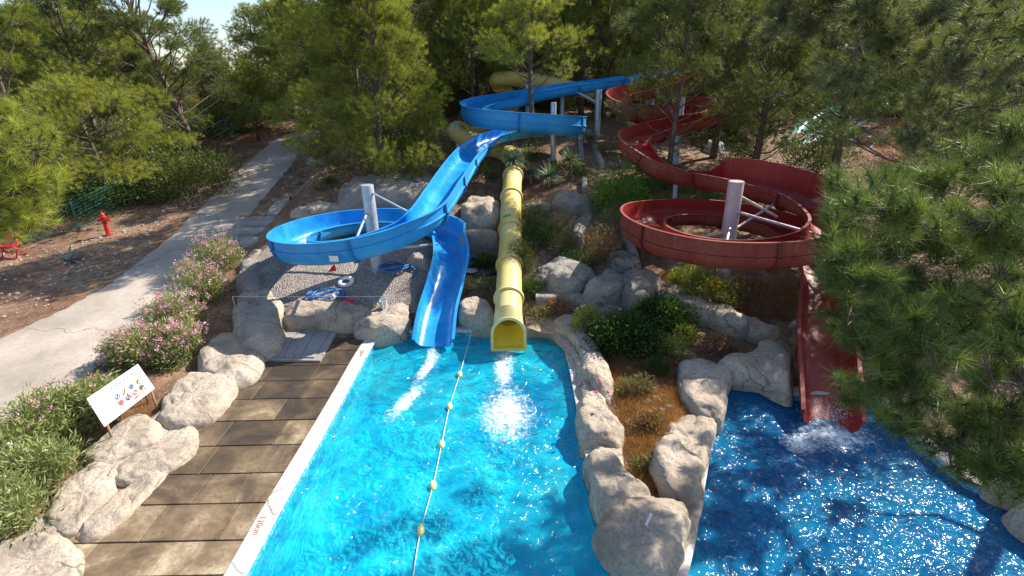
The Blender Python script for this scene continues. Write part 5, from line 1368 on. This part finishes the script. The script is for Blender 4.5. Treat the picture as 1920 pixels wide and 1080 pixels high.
# white ring float
g = G(649, 531, .05); R = Matrix.Rotation(math.radians(18), 3, 'X')
m = MB(); n1, n2 = 32, 12; vs = []; ff = []
for i in range(n1):
    for j in range(n2):
        a, b = 2*math.pi*i/n1, 2*math.pi*j/n2; q = R @ Vector(((.20+.07*math.cos(b))*math.cos(a), (.20+.07*math.cos(b))*math.sin(a), .055*math.sin(b)))
        vs.append(Vector(g)+q+Vector((0, 0, .06)))
for i in range(n1):
    for j in range(n2): ff.append((i*n2+j, ((i+1) % n1)*n2+j, ((i+1) % n1)*n2+(j+1) % n2, i*n2+(j+1) % n2))
tag(m.add(vs, ff).build('swim_ring', simple('white_ring', (.72, .70, .66), .4), None, True), 'white swim ring lying on the gravel', 'swim ring')
# bucket
g = G(720, 578, .05); bk = empty('bucket', g, 'dirty white bucket beside the layered boulder', 'bucket')
MB().lathe([(.10, 0), (.135, .27), (.142, .275), (.142, .29), (.128, .29), (.095, .02)], g, 20).build('body', simple('white_bucket', (.62, .62, .60), .45, 0, .15, 12), bk, True, 40)
hd = [Vector(g)+Vector((.14*math.cos(a), .03-.02*math.sin(a), .27+.10*math.sin(a))) for a in np.linspace(0, math.pi, 12)]
MB().tube(hd, .006, 5).build('handle', STEEL, bk, True)
# ball, red cloth, red pennant, bottle, dish
g = G(624, 572, .05); m = MB(); m.lathe([(.11*math.sin(a)+.0005, -.11*math.cos(a)) for a in np.linspace(0, math.pi, 12)], Vector(g)+Vector((0, .1, .22)), 20)
bl = empty('ball', g, 'white and blue ball behind the retaining boulder', 'ball'); m.build('shell', simple('ball_white', (.78, .80, .82), .35), bl, True)
m = MB()
for (a, b) in ((-1.2, .5), (-2.1, .3), (-1.6, 1.1), (0, .6)):
    dv = Vector((math.cos(a)*math.cos(b), math.sin(a)*math.cos(b), math.sin(b))); m.lathe([(.035, .108), (.02, .1125), (.001, .113)], Vector(g)+Vector((0, .1, .22)), 6, dv.to_track_quat('Z', 'Y').to_matrix())
m.build('patch', simple('ball_blue', (.03, .16, .5), .35), bl, True)
def rag(px, py, z, w_, d_, h_, mat, label, name, seed, rot=0):
    rs = np.random.RandomState(seed); c = P(px, py, z); vs = []; ff = []; n = 9
    for i in range(n):
        for j in range(n):
            a, b = (i/(n-1)-.5), (j/(n-1)-.5)
            zz = h_*max(0, 1-4*(a*a+b*b))*.9+.05*noise.noise(Vector((a*5+seed, b*5, 0)))
            x_, y_ = a*w_, b*d_; vs.append((c[0]+x_*math.cos(rot)-y_*math.sin(rot), c[1]+x_*math.sin(rot)+y_*math.cos(rot), c[2]+zz))
    for i in range(n-1):
        for j in range(n-1): ff.append((i*n+j, (i+1)*n+j, (i+1)*n+j+1, i*n+j+1))
    o = MB().add(vs, ff).build(name, mat, None, True); s = o.modifiers.new('thick', 'SOLIDIFY'); s.thickness = .012
    return tag(o, label, 'cloth')
CL = simple('red_cloth', (.55, .02, .02), .7)
rag(649, 567, .62, .42, .32, .16, CL, 'crumpled red cloth right of the ball', 'red_cloth', 3)
q = P(622, 510, .95); tag(MB().add([q+np.array(t) for t in ((-.14, 0, 0), (.12, .05, .28), (.16, -.02, .05), (-.14, .03, 0), (.12, .08, .28), (.16, .01, .05))], [(0, 2, 1), (3, 4, 5), (0, 1, 4, 3), (1, 2, 5, 4), (2, 0, 3, 5)]).build('pennant', CL), 'small red pennant on the gravel below the blue loop', 'pennant')
q = P(703, 578, .62); tag(MB().lathe([(.035, 0), (.035, .12), (.015, .15), (.015, .18)], q, 10).build('bottle', simple('amber_plastic', (.5, .32, .03), .3), None, True), 'small amber bottle left of the bucket', 'bottle')
q = G(884, 510, .04); tag(MB().lathe([(.05, 0), (.2, .03), (.22, .06), (.2, .05), (.02, .02)], q, 18).build('dish', simple('grey_dish', (.55, .58, .58), .5), None, True, 40), 'flat grey dish beside the blue chute', 'dish')
q0, q1 = G(886, 520, .08), G(932, 512, .08); tag(MB().tube([q0, q1], .06, 10).build('pipe', simple('black_pipe', (.03, .035, .04), .5), None, True), 'black pipe between blue chute and yellow tube', 'pipe')
# string across the gravel bed
a = P(436, 556, 1.0); b = P(716, 556, 1.0)
m = MB().tube([a, (a+b)/2-np.array([0, 0, .01]), b], .006, 5); 
for q in (a, b): m.tube([q, (q[0], q[1], .2)], .01, 5)
tag(m.build('string', simple('white_string', (.8, .8, .78), .7)), 'thin white string stretched over the gravel bed', 'string')
# stone steps beside the path
for i, (po, lab) in enumerate([([(455, 408), (520, 404), (545, 412), (535, 424), (450, 424)], 'top flat slab of the rough steps by the path'), ([(445, 426), (535, 425), (540, 440), (440, 440)], 'middle flat slab of the rough steps by the path'), ([(435, 443), (520, 443), (512, 462), (430, 460)], 'lowest flat slab of the rough steps by the path'), ([(505, 392), (560, 352), (620, 322), (650, 310), (655, 322), (600, 365), (545, 400)], 'long pale slab strip on the bank above the steps')]):
    g = G(*po[0]); inflate_rock('step_slab', po, g[2]+.16, .22, lab, SLABM, seed=50+i, amp=.03, p=5, catg='step')
def ledge(pxs, wd, hh, label, seed, mat=ROCK):
    pts = cat([G(*q) for q in pxs], 10); m = MB(); rows = []; prof = [(-1.15, -.6), (-1.05, .25), (-.9, .75), (-.6, .97), (-.2, 1.), (.2, 1.), (.6, .97), (.9, .75), (1.05, .25), (1.15, -.6)]
    for i, p in enumerate(pts):
        t = pts[min(i+1, len(pts)-1)]-pts[max(0, i-1)]; s_ = unit(np.array([t[1], -t[0], 0])); z = T(p[0], p[1]); row = []
        for a, b in prof:
            x_, y_ = p[0]+s_[0]*a*wd, p[1]+s_[1]*a*wd
            d = noise.fractal(Vector((x_*1.6+seed, y_*1.6, b)), .8, 2.1, 5)
            row.append((x_+s_[0]*np.sign(a)*d*.10, y_+s_[1]*np.sign(a)*d*.10, max(z, -.03)+b*hh*(1+.5*noise.noise(Vector((x_*.9, y_*.9, seed))))+d*.03*(b > 0)))
        rows.append(row)
    k = len(prof); vv = [p for r in rows for p in r]; ff = [(a*k+j, a*k+j+1, (a+1)*k+j+1, (a+1)*k+j) for a in range(len(rows)-1) for j in range(k-1)]+[tuple(range(k)), tuple(range((len(rows)-1)*k, len(rows)*k))]
    tag(m.add(vv, ff).build('rock_ledge', mat, None, True), label, 'rock')
ledge([(-30, 1090), (80, 1010), (165, 930), (245, 850), (320, 790), (385, 725), (430, 680), (480, 630)], .42, .13, 'low cast rock ledge between the left border boulders', 1)
ledge([(1068, 625), (1098, 700), (1118, 780), (1138, 860), (1158, 940), (1190, 1010), (1230, 1050)], .24, .2, 'low cast rock ledge along the right side of the main pool', 2)
ledge([(1262, 1035), (1288, 960), (1300, 880), (1318, 800), (1335, 740), (1362, 700), (1420, 695), (1474, 712)], .2, .12, 'low cast rock ledge along the left side of the right pool', 3)
ledge([(690, 622), (735, 610), (768, 608)], .22, .1, 'low rock ledge left of the blue slide mouth', 4)
ledge([(855, 606), (900, 604), (930, 604)], .22, .1, 'low rock ledge between the two slide mouths', 5)
ledge([(985, 604), (1030, 602), (1062, 622)], .22, .12, 'low rock ledge right of the yellow slide mouth', 6)
ledge([(1242, 560), (1290, 580), (1340, 598), (1400, 620), (1448, 642)], .3, .35, 'pale rock ledge joining the wall pieces under the orange flowers', 7)
ledge([(1005, 560), (1060, 562), (1110, 572), (1170, 580), (1235, 572)], .3, .2, 'grey rock ledge at the foot of the slope boulders', 8, ROCKD)
# low kerb wall on the slope
def kerb(pxs, label):
    pts = cat([G(*q) for q in pxs], 5); m = MB(); rows = []
    for i, p in enumerate(pts):
        t = pts[min(i+1, len(pts)-1)]-pts[max(0, i-1)]; s = unit(np.array([t[1], -t[0], 0]))
        z = T(p[0], p[1]); jj = .03*noise.noise(Vector((i*.9, 2, 0)))
        rows.append([(p[0]+s[0]*a, p[1]+s[1]*a, z+b+jj) for a, b in ((-.13, -.2), (-.12, .2), (-.09, .24), (.09, .24), (.12, .2), (.13, -.2))])
    k = 6; vv = [p for r in rows for p in r]; ff = [(a*k+j, a*k+j+1, (a+1)*k+j+1, (a+1)*k+j) for a in range(len(rows)-1) for j in range(k-1)]+[tuple(range(k)), tuple(range((len(rows)-1)*k, len(rows)*k))]
    tag(m.add(vv, ff).build('kerb_wall', SLABM, None, True, 40), label, 'low wall')
kerb([(1104, 250), (1115, 280), (1130, 315)], 'thin pale kerb running down from the end of the upper blue bend')
kerb([(1088, 262), (1090, 300)], 'short pale kerb beside the yuccas')
kerb([(1168, 432), (1180, 460), (1190, 488)], 'short grey kerb wall at the left edge of the red spiral')
kerb([(1095, 340), (1096, 362)], 'stub of concrete kerb left of the green shrub')
# depth marks on the coping
MRK = simple('red_brown_marking', (.38, .10, .05), .8)
def mark(txt, px, py, size, rot):
    cu_ = bpy.data.curves.new('depth_marking', 'FONT'); cu_.body = txt; cu_.size = size; cu_.extrude = .001; cu_.align_x = 'CENTER'; cu_.align_y = 'CENTER'
    o = bpy.data.objects.new('depth_marking', cu_); COL.objects.link(o); cu_.materials.append(MRK)
    q = P(px, py, .022); o.location = (q[0], q[1], .024); o.rotation_euler = (0, 0, rot); o.parent = cop
mark('120cm', 486, 985, .15, math.radians(-84)); mark('120cm', 678, 662, .14, math.radians(-80));
# house behind the pines
g = gp(1440, 42); ho = empty('house', g, 'pale house with white windows half hidden behind the pines', 'house')
HW = simple('pale_plaster', (.5, .47, .42), .9)
c = Vector(g); MB().box(c+Vector((0, 2, 1.6)), (8, 4, 3.6)).build('wall', HW, ho)
MB().add([c+Vector(t) for t in ((-4.4, -.4, 3.4), (4.4, -.4, 3.4), (4.4, 4.4, 3.4), (-4.4, 4.4, 3.4), (-2.6, 2, 4.8), (2.6, 2, 4.8))], [(0, 1, 5, 4), (1, 2, 5), (2, 3, 4, 5), (3, 0, 4), (3, 2, 1, 0)]).build('roof', simple('clay_roof', (.3, .13, .08), .8, 0, .2, 8), ho)
for x_ in (-2.4, 0, 2.4):
    fw = MB(); 
    for dx, dz, a, b in ((-.55, 0, .08, 1.5), (.55, 0, .08, 1.5), (0, .71, 1.02, .08), (0, -.71, 1.02, .08)): fw.box(c+Vector((x_+dx, -.02, 1.9+dz)), (a, .08, b))
    f_ = fw.build('window', simple('white_frame', (.7, .7, .7), .5), ho)
    MB().box(c+Vector((x_, .0, 1.9)), (1.0, .03, 1.36)).build('pane', simple('dark_glass', (.03, .05, .06), .1), f_)
# splash where the chutes meet the water
def splash(c, n, sx_, sy_, sz_, name, label, seed, r=.012):
    rs = np.random.RandomState(seed); v = []
    t = np.array([(1, 0, -.7), (-1, 0, -.7), (0, 1, .7), (0, -1, .7)])*.7
    for k in range(n):
        h = abs(rs.randn())*.5; q = np.array([c[0]+rs.randn()*sx_*(.6+.5*h), c[1]+rs.randn()*sy_*(.6+.5*h), -.2+min(1.6, h)*sz_*rs.rand()]); rr_ = r*(.4+rs.rand()**3*1.8)
        w_ = t*rr_+q
        for f_ in ((0, 2, 3), (1, 3, 2), (0, 1, 2), (0, 3, 1)): v += [w_[i] for i in f_]
    return tag(link(name, mesh_np(name, np.array(v), 3), FOAM), label, None, None, 'stuff')
splash(P(1560, 782, -.2), 2600, .34, .20, .55, 'splash', 'white spray at the foot of the red chute', 1, .008)
splash(P(950, 668, -.2), 1500, .10, .34, .12, 'splash', 'white water below the yellow tube mouth', 2)
splash(P(808, 668, -.2), 900, .08, .3, .08, 'splash', 'white water below the blue slide mouth', 3)
